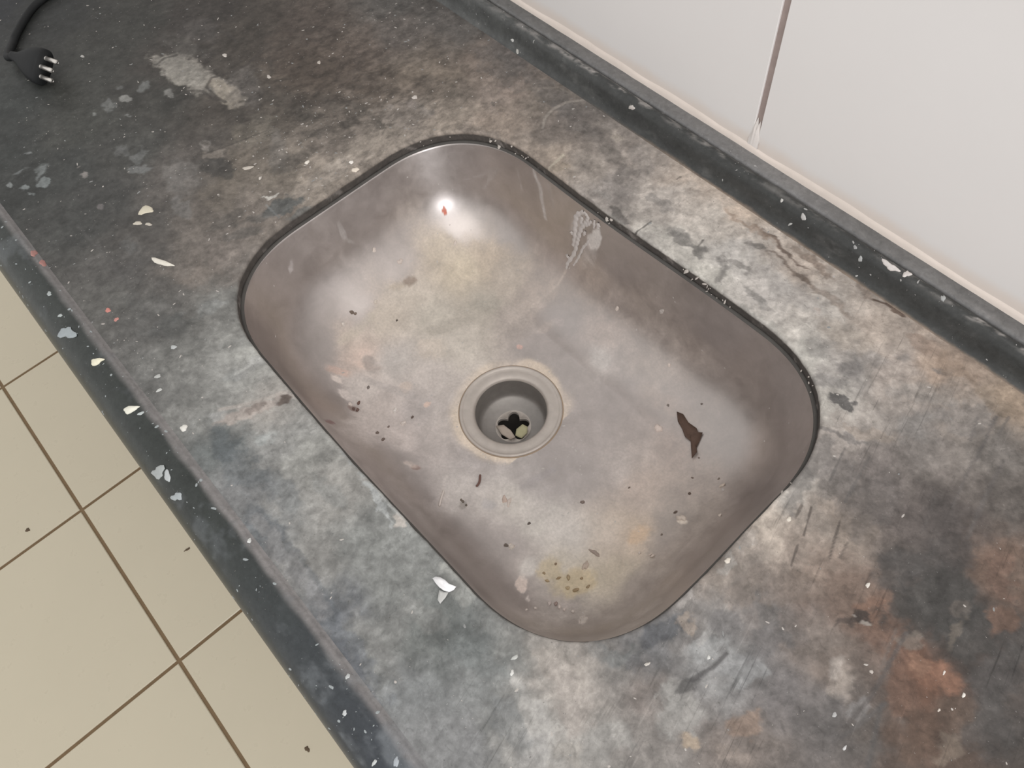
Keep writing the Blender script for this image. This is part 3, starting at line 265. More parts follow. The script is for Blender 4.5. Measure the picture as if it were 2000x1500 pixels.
BOWL_BLOTS = [
[-.1759,.0155,-.1034,.00297,.00749,-.00186,.00309,-.00195,-.00188,.2492,.1971,.1614,.8,.4],[-.1783,.0041,-.1018,.00179,.008,-.00123,.00321,-.00123,-.0021,.4172,.3535,.2823,.5,.5],
[-.1689,-.0531,-.1064,-.00257,.0254,-.00066,.00441,.0001,-.00222,.456,.4132,.3498,.5,.5],[-.1355,-.103,-.1064,.00529,.00218,-.00225,.00191,-.00286,.00082,.6144,.5436,.5054,.9,.25],
[-.1187,-.1068,-.1077,.00729,.00189,-.0019,.00243,-.00394,.00161,.5644,.5064,.4788,.7,.4],[-.1015,-.1096,-.1077,.00441,.00155,-.00105,.00224,-.00291,.00156,.1748,.1204,.1048,.8,.35],
[-.1424,-.0951,-.1077,.00688,.00774,-.00464,.00331,-.00313,.00019,.5643,.4012,.3389,.6,.5],[-.1342,-.073,-.1147,.00786,.00682,-.00214,.00274,-.00278,-6e-05,.5876,.4635,.4037,.5,.5],
[-.0917,-.0589,-.118,.00449,.00499,-.00044,.00443,-.00343,3e-05,.5547,.4611,.3974,.5,.5],[-.0621,-.0553,-.1192,.00049,.00429,-.00036,.00319,-.00072,-2e-05,.5831,.4422,.3761,.8,.3],
[-.1338,-.0683,-.1153,.00037,.0059,-.00067,.01069,-.00215,-.00129,.2989,.2721,.2593,.6,.5],[-.0962,-.0683,-.1173,.02652,.01401,-.00174,.00262,-.00347,.00015,.3696,.3392,.3282,.5,.5],
[-.0158,-.1041,-.1112,.00314,.00291,-.00128,.00204,-.00192,.00085,.2077,.1426,.1253,.8,.4],[-.0219,-.1064,-.1102,.00525,.00311,-.00152,.00181,-.00215,.00105,.5451,.4613,.4182,.6,.4],
[-.1114,.0596,-.1172,.01079,.01083,2e-05,.00723,-.00631,-.00055,.2994,.2792,.2473,.4,.5],[-.1169,.011,-.1176,.00667,.01887,-.00039,.0065,-.00272,-.00038,.3438,.3147,.2771,.5,.5],
[-.1089,-.0146,-.1181,.01011,.01085,-.0006,.00887,-.00722,-.00051,.5584,.4824,.4128,.4,.6],[-.1384,.1127,-.1001,.00606,.00797,.00372,.00346,-.00138,-.00186,.376,.3161,.2558,.4,.5],
[.1265,-.1062,-.1064,.00305,.00316,-.00107,.00615,-.00603,.00418,.5965,.508,.4624,.95,.25],[.1393,-.1119,-.1001,.00119,.00156,-.00067,.00187,-.00157,.00157,.5392,.4828,.4559,.85,.3],
[.1165,-.0924,-.1131,.00537,.0063,-.00118,.00701,-.00617,.00246,.545,.5161,.4882,.7,.5],[.1312,-.0804,-.1139,.00726,.00793,-.00033,.00742,-.00682,.00241,.4916,.4129,.2855,.7,.45],
[.1535,-.0733,-.1102,.00755,.01452,-.00033,.01031,-.0061,.00442,.4778,.3923,.2625,.75,.4],[.1477,-.0815,-.1102,.00837,.00887,.00025,.01014,-.00948,.00511,.4709,.4023,.2903,.6,.5],
[.1599,-.0072,-.1112,.00249,.00976,.00104,.00614,-.00241,.00225,.515,.3765,.2626,.6,.5],[.0934,-.0658,-.1174,.00874,.00945,-.00033,.00479,-.00435,.0004,.5321,.5037,.4672,.6,.5],
[.0389,-.096,-.1139,.00306,.00167,-.00049,.002,-.00289,.00092,.1828,.1628,.1442,.6,.4],[.0536,-.0782,-.117,.00417,.0045,-.00017,.00357,-.00308,.00012,.3785,.3629,.3707,.5,.5],
[.1824,-.0929,-.0884,-.00017,.00386,-.00213,.00274,-.0006,.0026,.5388,.4824,.4468,.9,.3],[.1606,-.0932,-.1018,.01116,.00779,.00194,.00268,-.00332,.00254,.4339,.3844,.3609,.6,.4],
[.1774,.0241,-.1018,.00375,.00147,.00249,.00165,-.00261,.00104,.5997,.53,.4652,.9,.3],[.0142,.0906,-.1153,.00239,.00801,.00186,.01188,-.00374,-.00098,.4848,.4579,.4405,.6,.5],
[-.0478,.0797,-.1168,.00387,.0123,.00096,.00533,-.00212,-.00016,.4335,.384,.3529,.5,.5],[-.0418,.0918,-.1147,.00469,.00372,.00103,.00381,-.00364,-.00101,.4474,.4051,.3969,.5,.5],
[-.05,.0488,-.1197,.00178,.00171,.00011,.00165,-.0015,-.00016,.568,.3645,.3198,.7,.3],[.09,.0994,-.1131,.02759,.00452,.00179,.00209,-.00851,-.00295,.3856,.3176,.2765,.4,.6],
[.0916,-.0348,-.1187,.00266,.01302,-.00011,.00719,-.00199,.00037,.4844,.4575,.4315,.4,.5],[.0628,-.0287,-.1202,.00345,.01782,-.00024,.00471,-.0013,.00024,.2924,.2724,.279,.5,.5],
[-.1998,.0851,-.0741,.00109,.00232,-.00034,.00214,-.00144,-.00381,.4996,.1235,.0706,.95,.25],[-.2196,-.0152,-.04,.00031,.0029,-.00102,.00324,-.00222,-.00943,.4069,.3827,.367,.45,.5],
[-.2165,-.014,-.0491,.00167,.00405,-.00503,.00052,-.00186,-.00147,.4069,.3827,.367,.4,.5],[-.2179,-.0737,-.037,.00026,.00196,-.00183,.00276,-.0046,-.00526,.4271,.394,.3859,.45,.4],
[-.0854,-.1364,-.0792,-.00151,.00388,-.00801,.00356,-.00163,.00324,.1695,.0938,.0903,.8,.4],[-.1846,.1262,-.0431,.01447,.01372,.00954,.00104,-.00011,-.00241,.345,.3158,.3018,.35,.5],
[-.0444,.1425,-.04,.00752,.0008,.00427,.00049,-.0024,-.01427,.4826,.447,.4214,.85,.4],[-.0477,.1395,-.0579,.01067,.00091,.0049,-.0014,-.00289,-.0171,.4043,.3684,.3493,.5,.6],
[-.0672,.1429,-.037,.00969,.00079,.00476,-.00088,-.0025,-.01494,.4051,.3731,.3538,.5,.5],[-.1751,.132,-.0431,.0046,.00277,.00123,.00093,-.00179,-.00764,.3003,.28,.2669,.3,.6],
]
BOWL_STROKES = [
[[[-.1308,.1478,-.0118],[-.1268,.1462,-.0213],[-.1195,.145,-.0276],[-.1147,.1424,-.0431],[-.1082,.1398,-.0579]],.00268,[.4264,.3933,.3695],.6],[[[-.1092,.1464,-.0182],[-.1005,.1432,-.037]],.00333,[.2996,.2761,.2631],.3],
[[[-.068,.1282,-.0884],[-.068,.1162,-.1018],[-.0726,.1014,-.1112],[-.0757,.0849,-.1162]],.00133,[.4765,.4157,.3752],.6],[[[-.1698,.137,-.0339],[-.1751,.132,-.0431],[-.1803,.124,-.0579]],.00167,[.3464,.3244,.3101],.35],
[[[-.15,.1437,-.0276],[-.1426,.1417,-.0431]],.0016,[.3362,.311,.2971],.35],[[[.007,-.0893,-.1158],[.0218,-.106,-.1102],[.029,-.1125,-.1064]],.00126,[.5411,.4937,.4665],.6],
]
DRIPS = [

[[[-.06236,.14608,-.01815,.0022,-.9863,.1652],[-.06985,.14449,-.02763,-.0018,-.9863,.1648],[-.0702,.14242,-.04005,-.0026,-.9863,.1648],[-.06889,.14041,-.05206,-.0026,-.9863,.1648],[-.06909,.13849,-.06348,-.0034,-.9822,.1881]],.00277],
[[[-.06236,.14608,-.01815,.0022,-.9863,.1652],[-.05708,.14557,-.02132,.0047,-.9862,.1654],[-.05818,.1445,-.02763,.0039,-.9862,.1654],[-.06224,.14293,-.03698,.0014,-.9863,.1651],[-.06431,.1409,-.0491,-.0003,-.9863,.165],[-.06501,.13943,-.05785,-.0011,-.9863,.1649],[-.06613,.13642,-.07156,-.0025,-.9519,.3065],[-.06945,.13103,-.08391,-.0049,-.8708,.4915],[-.06804,.12824,-.0884,-.0047,-.8288,.5595]],.00238],
[[[-.06344,.14502,-.02448,.0013,-.9863,.1651],[-.06419,.14344,-.03388,.0005,-.9863,.1651]],.00198],
[[[-.06089,.14345,-.03388,.0022,-.9863,.1652],[-.05491,.14452,-.02763,.0056,-.9862,.1655],[-.05216,.1456,-.02132,.0073,-.9862,.1656]],.00158],
[[[-.04913,.14615,-.01815,.0091,-.9861,.1658],[-.04844,.14457,-.02763,.0091,-.9861,.1658]],.00158],[[[-.04427,.14621,-.01815,.0117,-.9861,.1659],[-.04385,.14515,-.02448,.0118,-.9861,.1659]],.00238],
[[[-.05203,.14194,-.0431,.0065,-.9862,.1656],[-.05312,.14093,-.0491,.0056,-.9862,.1655],[-.05706,.13944,-.05785,.003,-.9862,.1653],[-.0599,.13642,-.07156,.0005,-.9517,.307],[-.06244,.13227,-.08156,-.0017,-.8895,.4568]],.00139],
[[[-.07419,.14092,-.0491,-.0048,-.9864,.1645],[-.07218,.14042,-.05206,-.0041,-.9864,.1646]],.00238],[[[-.07135,.13456,-.07668,-.0052,-.9238,.3827],[-.07232,.13348,-.07915,-.0058,-.9076,.4197]],.00277],
[[[-.05735,.14294,-.03698,.0039,-.9862,.1654],[-.05842,.14191,-.0431,.003,-.9862,.1653]],.00158],
]
CRUMBS = [
[.1016,.0778,-.1168,.00254,.00249,.0002,.00258,-.00274,-.0001,.6098,.5201,.4739],[.0577,-.0657,-.1181,.00209,.00081,-7e-05,.00146,-.00299,.00032,.5261,.4185,.3623],
[.0623,-.0645,-.1182,.00159,.00079,-6e-05,.00193,-.00328,.00034,.5986,.5193,.4731],[.1447,-.0434,-.1153,.00444,.00142,.00077,.00076,-.00186,.0002,.327,.2655,.2286],
[.1476,-.0567,-.1139,.00193,.00082,.00037,.00209,-.00401,.00081,.47,.3854,.3246],[-.1924,.02,-.0905,.00102,.00218,-.00102,.0016,-.00162,-.00156,.5986,.5193,.4731],
[-.2071,.0039,-.0716,.00059,.00178,-.00103,.00108,-.00131,-.00181,.5365,.4712,.4276],[-.1773,.0773,-.0984,.00122,.00163,-.00036,.00154,-.00152,-.00139,.5365,.4712,.4276],
[.0702,.1231,-.0984,.00156,.00087,.00082,.0011,-.00105,-.00104,.5986,.5193,.4731],[-.0013,.1292,-.0884,.00205,.00042,.00051,.00039,-.00154,-.00228,.5,.4374,.3957],
[.0404,.1411,-.0635,.0022,.00014,.00031,-.00066,-.00078,-.00391,.4247,.3837,.3602],[.1824,-.0929,-.0884,.00267,-.00015,.00231,.00078,-.00351,.00246,.5018,.4478,.4055],
[.1749,.0254,-.1034,.00355,.00104,.00219,.00144,-.00265,.00084,.5588,.4828,.4215],[.1972,.042,-.0839,.00118,.00044,.00142,.00104,-.00146,.00124,.4996,.4371,.3873],
[-.1779,-.0629,-.1001,.00104,.00201,-.00097,.00176,-.00155,-.00093,.5407,.4934,.4573],[-.1824,-.0491,-.0984,.00158,.00138,-.00124,.00092,-.0017,-.0006,.1533,.1187,.096],
[-.1538,-.0194,-.1131,.00016,.00152,-5e-05,.00099,-.0002,-.0003,.098,.081,.0688],[-.1135,-.0847,-.1153,.00128,.00069,-.00022,.00135,-.00177,.00019,.182,.1573,.1435],
[-.0771,-.0811,-.1168,.0019,.0007,-6e-05,.00186,-.00314,.00023,.6076,.5668,.5373],[-.061,-.0839,-.1166,.00097,.00308,-.00035,.00207,-.00077,8e-05,.5769,.5181,.481],
[-.0607,-.074,-.1173,-.00019,.00194,-.00023,.00134,-8e-05,.0,.1202,.0904,.0773],[-.0658,-.1082,-.109,-.00067,.00199,-.00106,.00159,-7e-05,2e-05,.1478,.1139,.0989],
[-.0566,-.1083,-.109,-.00065,.00197,-.00105,.00157,-7e-05,2e-05,.1478,.1139,.0989],[-.0663,-.0963,-.1139,-.00031,.00147,-.00046,.00107,-5e-05,1e-05,.1788,.1407,.1236],
[.0884,-.0651,-.1176,1e-05,.00177,-.00011,.00136,-.00011,4e-05,.1029,.0854,.0758],[.1052,-.0191,-.1182,.00119,.00181,6e-05,.00154,-.00108,8e-05,.1788,.1407,.1236],
[.0902,-.0924,-.1147,.00162,.00133,-.00032,.00122,-.00143,.0004,.1326,.1083,.0937],[.0936,-.0895,-.1153,.00144,.00258,-.00052,.00236,-.00147,.00038,.5018,.4478,.4055],
[.1636,.0483,-.109,.00166,.00039,.00074,.00071,-.00158,.00024,.0997,.0701,.0562],[.167,.0272,-.1077,.00054,.00203,.00028,.00112,-.00053,.00054,.1004,.0737,.0594],
[.1551,.0615,-.1112,.00097,.00076,.0004,.00066,-.00076,.00014,.1476,.1137,.0951],[.1153,.1165,-.1034,.00026,.00108,.00076,.00114,-.00021,-3e-05,.1507,.1287,.1164],
[.0928,.0993,-.1131,.00104,.00083,.0003,.00096,-.001,-.00033,.1567,.1341,.1216],[.1726,.0726,-.1018,.00014,.00123,.00031,.00093,-.00035,.00048,.1485,.1185,.0994],
[.179,.0688,-.0984,.00131,.00274,.00137,.00131,-.00089,.00076,.4401,.3742,.3216],[.1812,-.0161,-.1001,.00065,.00228,.0005,.00132,-.00063,.00092,.486,.4161,.3677],
[.1711,-.0198,-.1064,.00042,.00157,.00024,.00132,-.00055,.00069,.4882,.4265,.3854],[.1787,-.0158,-.1018,.00054,.00192,.00038,.00132,-.00061,.00086,.4743,.4054,.3579],
[-.178,-.0242,-.1018,.00096,.00163,-.00064,.00168,-.00155,-.00109,.538,.4816,.4289],[-.18,-.0474,-.1001,.00012,.00201,-.00017,.0012,-.00019,-.00083,.1783,.1403,.1152],
[.1465,.0793,-.1112,.00066,.0005,.00028,.00065,-.00074,3e-05,.1788,.1407,.1236],[.1234,.0188,-.1172,5e-05,.00137,.0,.0009,-.00013,5e-05,.1476,.1137,.0951],
[.173,.004,-.1049,9e-05,.00127,8e-05,.00091,-.00027,.00051,.1545,.1237,.1041],[.1297,-.0731,-.1153,.00085,.00091,-1e-05,.001,-.00093,.00024,.208,.1519,.1021],
[.1295,-.0856,-.1131,.00164,.00044,.00016,.00047,-.00126,.00036,.2855,.2173,.1368],[.1406,-.0801,-.1122,.00089,.00234,-.00029,.00124,-.00058,.00039,.2839,.2103,.1273],
[.1361,-.0884,-.1112,.00187,.0009,.00015,.00069,-.00119,.00047,.357,.2721,.1693],[.1456,-.074,-.1122,.00114,.00118,7e-05,.00201,-.0019,.00082,.3211,.2478,.1603],
[.1581,-.0773,-.1077,.00121,.00305,-.00024,.00166,-.00082,.00081,.2839,.2103,.1273],[.1535,-.0668,-.1112,3e-05,.00171,-.00024,.00132,-.00018,.00043,.2677,.1967,.1253],
[.1521,-.0808,-.109,.00167,.00116,.00026,.00114,-.00146,.00072,.3784,.2973,.1884],[.1626,-.0685,-.1077,4e-05,.00212,-.00035,.00132,-.00021,.00058,.2855,.2173,.1368],
[.1529,-.1006,-.1018,.00147,.00068,.00025,.00123,-.00201,.00144,.4773,.4164,.3918],[.1565,-.0974,-.1018,.00149,.00067,.00033,.00121,-.00202,.0014,.2889,.2202,.1979],
[.1604,-.0973,-.1001,.00149,.00065,.0004,.00146,-.00243,.00179,.5124,.4489,.4148],[.1493,-.1122,-.0965,.00084,.00107,-.00042,.00132,-.00112,.00131,.5022,.4481,.4141],
[.1465,-.1186,-.0926,.00067,.00094,-.00057,.00119,-.00097,.00133,.5022,.4481,.4141],[.165,-.0962,-.0984,.00108,.00115,4e-05,.00141,-.00131,.00134,.4769,.4161,.3835],
[.1709,-.093,-.0965,.0011,.00112,.00016,.00141,-.00134,.00144,.4787,.4261,.3931],[.0359,-.0936,-.1147,.0008,.00101,-.00027,.00118,-.00095,.00027,.1332,.1128,.0942],
[.0403,-.0935,-.1147,.0008,.001,-.00027,.00118,-.00095,.00026,.1332,.1128,.0942],[.0338,-.0937,-.1147,.0008,.00101,-.00027,.00119,-.00095,.00026,.1554,.1287,.1086],
[-.1036,-.1021,-.1112,.00136,.00046,-.00026,.00161,-.00239,.00088,.1414,.0836,.0682],[-.1,-.1097,-.1077,.00176,.00062,-.00041,.00112,-.00145,.00079,.1267,.0791,.067],
[-.0969,-.1075,-.109,.00143,.00033,-.00021,.0016,-.00246,.00126,.1483,.0921,.0789],[-.106,-.1092,-.1077,.00218,.00078,-.00056,.00146,-.00193,.00097,.5879,.5189,.4818],
]
LEAF = [
[.1076,.09732,-.11314],[.11213,.09902,-.11224],[.11932,.09658,-.11224],[.127,.09623,-.11125],[.13007,.09448,-.11125],[.13234,.09659,-.11016],[.13478,.09128,-.11125],[.13653,.08578,-.11224],[.13947,.08286,-.11224],
[.14013,.07717,-.11314],[.13625,.08163,-.11314],[.13328,.08445,-.11314],[.13001,.0871,-.11314],[.12497,.0868,-.11394],[.11921,.09011,-.11394],[.11274,.09285,-.11394],
]
TWIG = [
[.02586,-.06582,-.11844],[.0291,-.06892,-.11799],[.03167,-.07214,-.11754],[.03282,-.07611,-.117],
]
SPLINTER = [
[.0174,-.09898,-.11314],[.02297,-.10594,-.11016],[.029,-.11251,-.10638],
]
FLAKE = [
[.11194,-.1638,.0],[.112,-.16118,.0],[.1144,-.15912,.0],[.11814,-.15816,.0],[.12194,-.15816,.0],[.12705,-.15571,.0],[.12697,-.15831,.0],[.12566,-.16123,.0],[.1228,-.1633,.0],[.11959,-.16422,.0],[.11579,-.16425,.0],
]
FLAKE_WING = [
[.11965,-.16516,.0],[.12306,-.16352,.0],[.12543,-.16148,.0],[.12667,-.16515,.0],[.12728,-.17048,.0],[.12401,-.17001,.0],
]
CABLE = [
[-.6495,-.1342,.004],[-.6588,-.129,.004],[-.6698,-.1206,.004],[-.6861,-.1048,.004],[-.7006,-.0878,.004],[-.7077,-.0733,.004],[-.7147,-.0497,.004],[-.7173,-.0239,.004],
]
PLUG = [
-.5747,-.1243,.0145,.9419,.3359,.0,35,
]
SCRAP_BEIGE = [
[-.01563,-.01538,-.1525],[-.01137,-.00938,-.1525],[-.00215,-.00845,-.1525],[.00651,-.01034,-.1525],[.00477,-.01525,-.1525],[-.00536,-.01726,-.1525],
]
SCRAP_GREEN = [
[.00074,-.00388,-.1525],[.00114,.0036,-.1525],[.00653,.00527,-.1525],[.01061,.00091,-.1525],[.01092,-.00653,-.1525],[.00491,-.00891,-.1525],
]
FLOOR_DIRT = [
[-.7977,-.6078,-.87],[-.5484,-.3981,-.87],[-.1143,-.4232,-.87],
]


# ------------------------------------------------------------------ helpers
def tag(o, label=None, cat=None, group=None, kind=None):
    if label: o['label'] = label
    if cat: o['category'] = cat
    if group: o['group'] = group
    if kind: o['kind'] = kind
    return o
def wloc(o):
    v = Vector((0, 0, 0))
    while o: v = v + o.location; o = o.parent
    return v
def empty(name, loc):
    o = bpy.data.objects.new(name, None); COL.objects.link(o); o.location = (loc[0], loc[1], loc[2] + H); o.empty_display_size = .05
    return o
def mk(name, verts, faces, mat, parent=None, at=None, smooth_=True, layers=None):
    """one mesh object; verts are worktop-relative; at = origin"""
    verts = np.asarray(verts, float)
    base = np.array(wloc(parent)) if parent else np.zeros(3)
    org = np.array(at, float) + np.array([0, 0, H]) if at is not None else (base if parent else np.r_[(verts.min(0)[:2] + verts.max(0)[:2])/2, verts.min(0)[2] + H])
    me = bpy.data.meshes.new(name)
    v = verts + np.array([0, 0, H]) - org
    fa = np.asarray(faces) if not isinstance(faces, list) else None
    if fa is not None and fa.ndim == 2:
        k = fa.shape[1]
        me.vertices.add(len(v)); me.vertices.foreach_set('co', v.astype(np.float32).ravel())
        me.loops.add(fa.size); me.loops.foreach_set('vertex_index', fa.astype(np.int32).ravel())
        me.polygons.add(len(fa)); me.polygons.foreach_set('loop_start', np.arange(0, fa.size, k, dtype=np.int32))
        me.update(calc_edges=True)
    else:
        me.from_pydata([tuple(p) for p in v], [], [tuple(f) for f in faces])
    me.validate()
    me.polygons.foreach_set('use_smooth', np.full(len(me.polygons), smooth_))
    for ln, arr in (layers or {}).items():
        a = me.attributes.new(ln, 'FLOAT_COLOR', 'POINT'); a.data.foreach_set('color', np.asarray(arr, np.float32).ravel())
    me.update()
    o = bpy.data.objects.new(name, me); COL.objects.link(o)
    if mat: me.materials.append(mat)
    if parent: o.parent = parent
    o.location = org - base
    return o
def grid_faces(nr, nc, wrap=False, off=0, flip=False):
    r = np.arange(nr - 1)[:, None]; m = nc if wrap else nc - 1
    c = np.arange(m)[None, :]; c2 = (c + 1) % nc
    f = np.stack([r*nc + c, r*nc + c2, (r + 1)*nc + c2, (r + 1)*nc + c], -1).reshape(-1, 4) + off
    return f[:, ::-1] if flip else f
def lathe(prof, c, n=64):
    th = np.linspace(0, 2*np.pi, n, endpoint=False)
    V = np.array([[(c[0] + r*math.cos(t), c[1] + r*math.sin(t), c[2] + z) for t in th] for r, z in prof])
    return V.reshape(-1, 3), grid_faces(len(prof), n, True, flip=True)
def tube(path, radius, n=10, taper=None):
    P_ = [Vector(p) for p in path]; V = []; m = len(P_)
    up = Vector((0, 0, 1))
    for i, p in enumerate(P_):
        d = (P_[min(i+1, m-1)] - P_[max(i-1, 0)]).normalized()
        s = d.cross(up); s = s.normalized() if s.length > 1e-4 else Vector((1, 0, 0)); u = s.cross(d)
        r = radius*(taper[i] if taper else 1)
        V += [tuple(p + (s*math.cos(2*math.pi*k/n) + u*math.sin(2*math.pi*k/n))*r) for k in range(n)]
    F = [tuple(f) for f in grid_faces(m, n, True)]
    F += [tuple(range(n)), tuple(reversed(range((m-1)*n, m*n)))]
    return V, F
def curve(pts, m=8):
    return [tuple(p) for p in smooth(pts, m)]
RNG = np.random.default_rng(7)
PERM = RNG.random((64, 64, 64))
def vnoise(X):
    i = np.floor(X).astype(np.int32); f = X - i; f = f*f*(3 - 2*f); o = 0; i &= 63; j = (i + 1) & 63
    if X.shape[1] == 2:
        P2 = PERM[0]; a0, b0, a1, b1 = i[:, 0], i[:, 1], j[:, 0], j[:, 1]; u, v = f[:, 0], f[:, 1]
        return (P2[a0, b0]*(1 - u) + P2[a1, b0]*u)*(1 - v) + (P2[a0, b1]*(1 - u) + P2[a1, b1]*u)*v
    for a in (0, 1):
        for b in (0, 1):
            for c in (0, 1):
                wt = (f[:, 0] if a else 1 - f[:, 0])*(f[:, 1] if b else 1 - f[:, 1])*(f[:, 2] if c else 1 - f[:, 2])
                o = o + wt*PERM[(i[:, 0] + a) % 64, (i[:, 1] + b) % 64, (i[:, 2] + c) % 64]
    return o
def fbm(X, scale, octv=4, gain=.55, seed=0):
    o = 0; amp = 1; tot = 0
    for k in range(octv):
        o = o + amp*vnoise(X*scale*2**k + seed*7.3 + k*3.1); tot += amp; amp *= gain
    return o/tot                             # about 0.5 on average
def sstep(a, b, x):
    t = np.clip((x - a)/(b - a), 0, 1); return t*t*(3 - 2*t)
def idw(X, pts, vals, eps=.012, p=2.):
    num = np.zeros((len(X), vals.shape[1])); den = np.zeros(len(X))
    for q, v in zip(pts, vals):
        wt = 1/(((X - q)**2).sum(1) + eps*eps)**p
        num += wt[:, None]*v; den += wt
    return num/den[:, None]
def lay_blots(X, Xw, colr, blots, brk):
    for b in blots:
        c = np.array(b[0:3]); U = np.array(b[3:6]); V = np.array(b[6:9]); R = max(np.linalg.norm(U), np.linalg.norm(V))*1.9 + .004
        idx = np.nonzero((np.abs(X - c) < R).all(1))[0]
        if not len(idx): continue
        M = np.linalg.pinv(np.c_[U, V]); ab = (Xw[idx] - c) @ M.T
        rho = np.hypot(ab[:, 0], ab[:, 1]) + (brk[idx] - .5)*1.5*min(1, b[13] + .35)
        s = b[13]*.62; al = b[12]*sstep(1 + s, 1 - s, rho)
        colr[idx, :3] += al[:, None]*(np.array(b[9:12]) - colr[idx, :3])
        if colr.shape[1] > 3: colr[idx, 3] = np.maximum(colr[idx, 3], al)
def lay_strokes(X, colr, strokes, brk):
    for pts, wd, rgb, op in strokes:
        pts = np.array(pts); d = np.full(len(X), 9.)
        idx = np.nonzero(((X > pts.min(0) - .012) & (X < pts.max(0) + .012)).all(1))[0]
        if not len(idx): continue
        Y = X[idx]; dd = np.full(len(Y), 9.)
        for a, b in zip(pts[:-1], pts[1:]):
            ab = b - a; t = np.clip(((Y - a) @ ab)/(ab @ ab + 1e-12), 0, 1)
            dd = np.minimum(dd, np.linalg.norm(Y - a - t[:, None]*ab, axis=1))
        al = op*.9*sstep(1.5, .5, dd/max(wd, .0008) + (brk[idx] - .5)*(1.9 if wd < .0013 else 1.2))
        colr[idx, :3] += al[:, None]*(np.array(rgb) - colr[idx, :3])
        if colr.shape[1] > 3: colr[idx, 3] = np.maximum(colr[idx, 3], al)
GAIN = .76                                  # photographed tone -> surface albedo in this light

# ------------------------------------------------------------------ materials
class NT:
    def __init__(s, name):
        s.m = bpy.data.materials.new(name); s.m.use_nodes = True; s.t = s.m.node_tree; s.b = s.t.nodes['Principled BSDF']
        s.out = s.t.nodes['Material Output']
    def n(s, typ, **kw):
        o = s.t.nodes.new(typ)
        for k, v in kw.items():
            if k.startswith('_'): setattr(o, k[1:], v)
            else: o.inputs[k.replace('__', ' ')].default_value = v
        return o
    def l(s, a, b): s.t.links.new(a, b)
    def coord(s, rot=0, scale=(1, 1, 1)):
        t = s.n('ShaderNodeTexCoord'); m = s.n('ShaderNodeMapping', Rotation=(0, 0, rot), Scale=scale)
        s.l(t.outputs['Object'], m.inputs['Vector']); return m.outputs[0]
    def noise(s, scale, detail=5, rough=.6, vec=None, dist=0):
        o = s.n('ShaderNodeTexNoise', Scale=scale, Detail=detail, Roughness=rough, Distortion=dist)
        s.l(vec if vec is not None else s.coord(), o.inputs['Vector']); return o.outputs[0]
    def rng(s, v, a, b, c, d, smooth_=False):
        o = s.n('ShaderNodeMapRange', _interpolation_type='SMOOTHSTEP' if smooth_ else 'LINEAR')
        for k, x in zip(('From Min', 'From Max', 'To Min', 'To Max'), (a, b, c, d)): o.inputs[k].default_value = x
        s.l(v, o.inputs['Value']); return o.outputs[0]
    def math(s, op, a, b):
        o = s.n('ShaderNodeMath', _operation=op)
        for i, x in enumerate((a, b)):
            if isinstance(x, (int, float)): o.inputs[i].default_value = x
            else: s.l(x, o.inputs[i])
        return o.outputs[0]
    def mix(s, fac, a, b, blend='MIX'):
        o = s.n('ShaderNodeMix', _data_type='RGBA', _blend_type=blend)
        for i, x in ((0, fac), (6, a), (7, b)):
            if isinstance(x, (int, float)): o.inputs[i].default_value = x
            elif isinstance(x, tuple): o.inputs[i].default_value = (*x, 1)[:4]
            else: s.l(x, o.inputs[i])
        return o.outputs[2]
    def scale(s, c, f):
        o = s.n('ShaderNodeVectorMath', _operation='SCALE'); s.l(c, o.inputs[0]); s.l(f, o.inputs['Scale']); return o.outputs[0]
    def attr(s, name):
        return s.n('ShaderNodeAttribute', _attribute_name=name)
    def bump(s, h, strength, dist, bsdf=None):
        o = s.n('ShaderNodeBump', Strength=strength, Distance=dist); s.l(h, o.inputs['Height']); s.l(o.outputs[0], (bsdf or s.b).inputs['Normal'])
def plain(name, rgb, rough=.5, metal=0, var=.12, sc=120, spec=.5, bump=.0):
    t = NT(name); n = t.noise(sc, 4)
    c = t.mix(n, tuple(np.clip(np.array(rgb)*(1 - var), 0, 1)), tuple(np.clip(np.array(rgb)*(1 + var), 0, 1)))
    t.l(c, t.b.inputs['Base Color']); t.b.inputs['Roughness'].default_value = rough; t.b.inputs['Metallic'].default_value = metal
    t.b.inputs['Specular IOR Level'].default_value = spec
    if bump: t.bump(n, .4, bump)
    return t.m
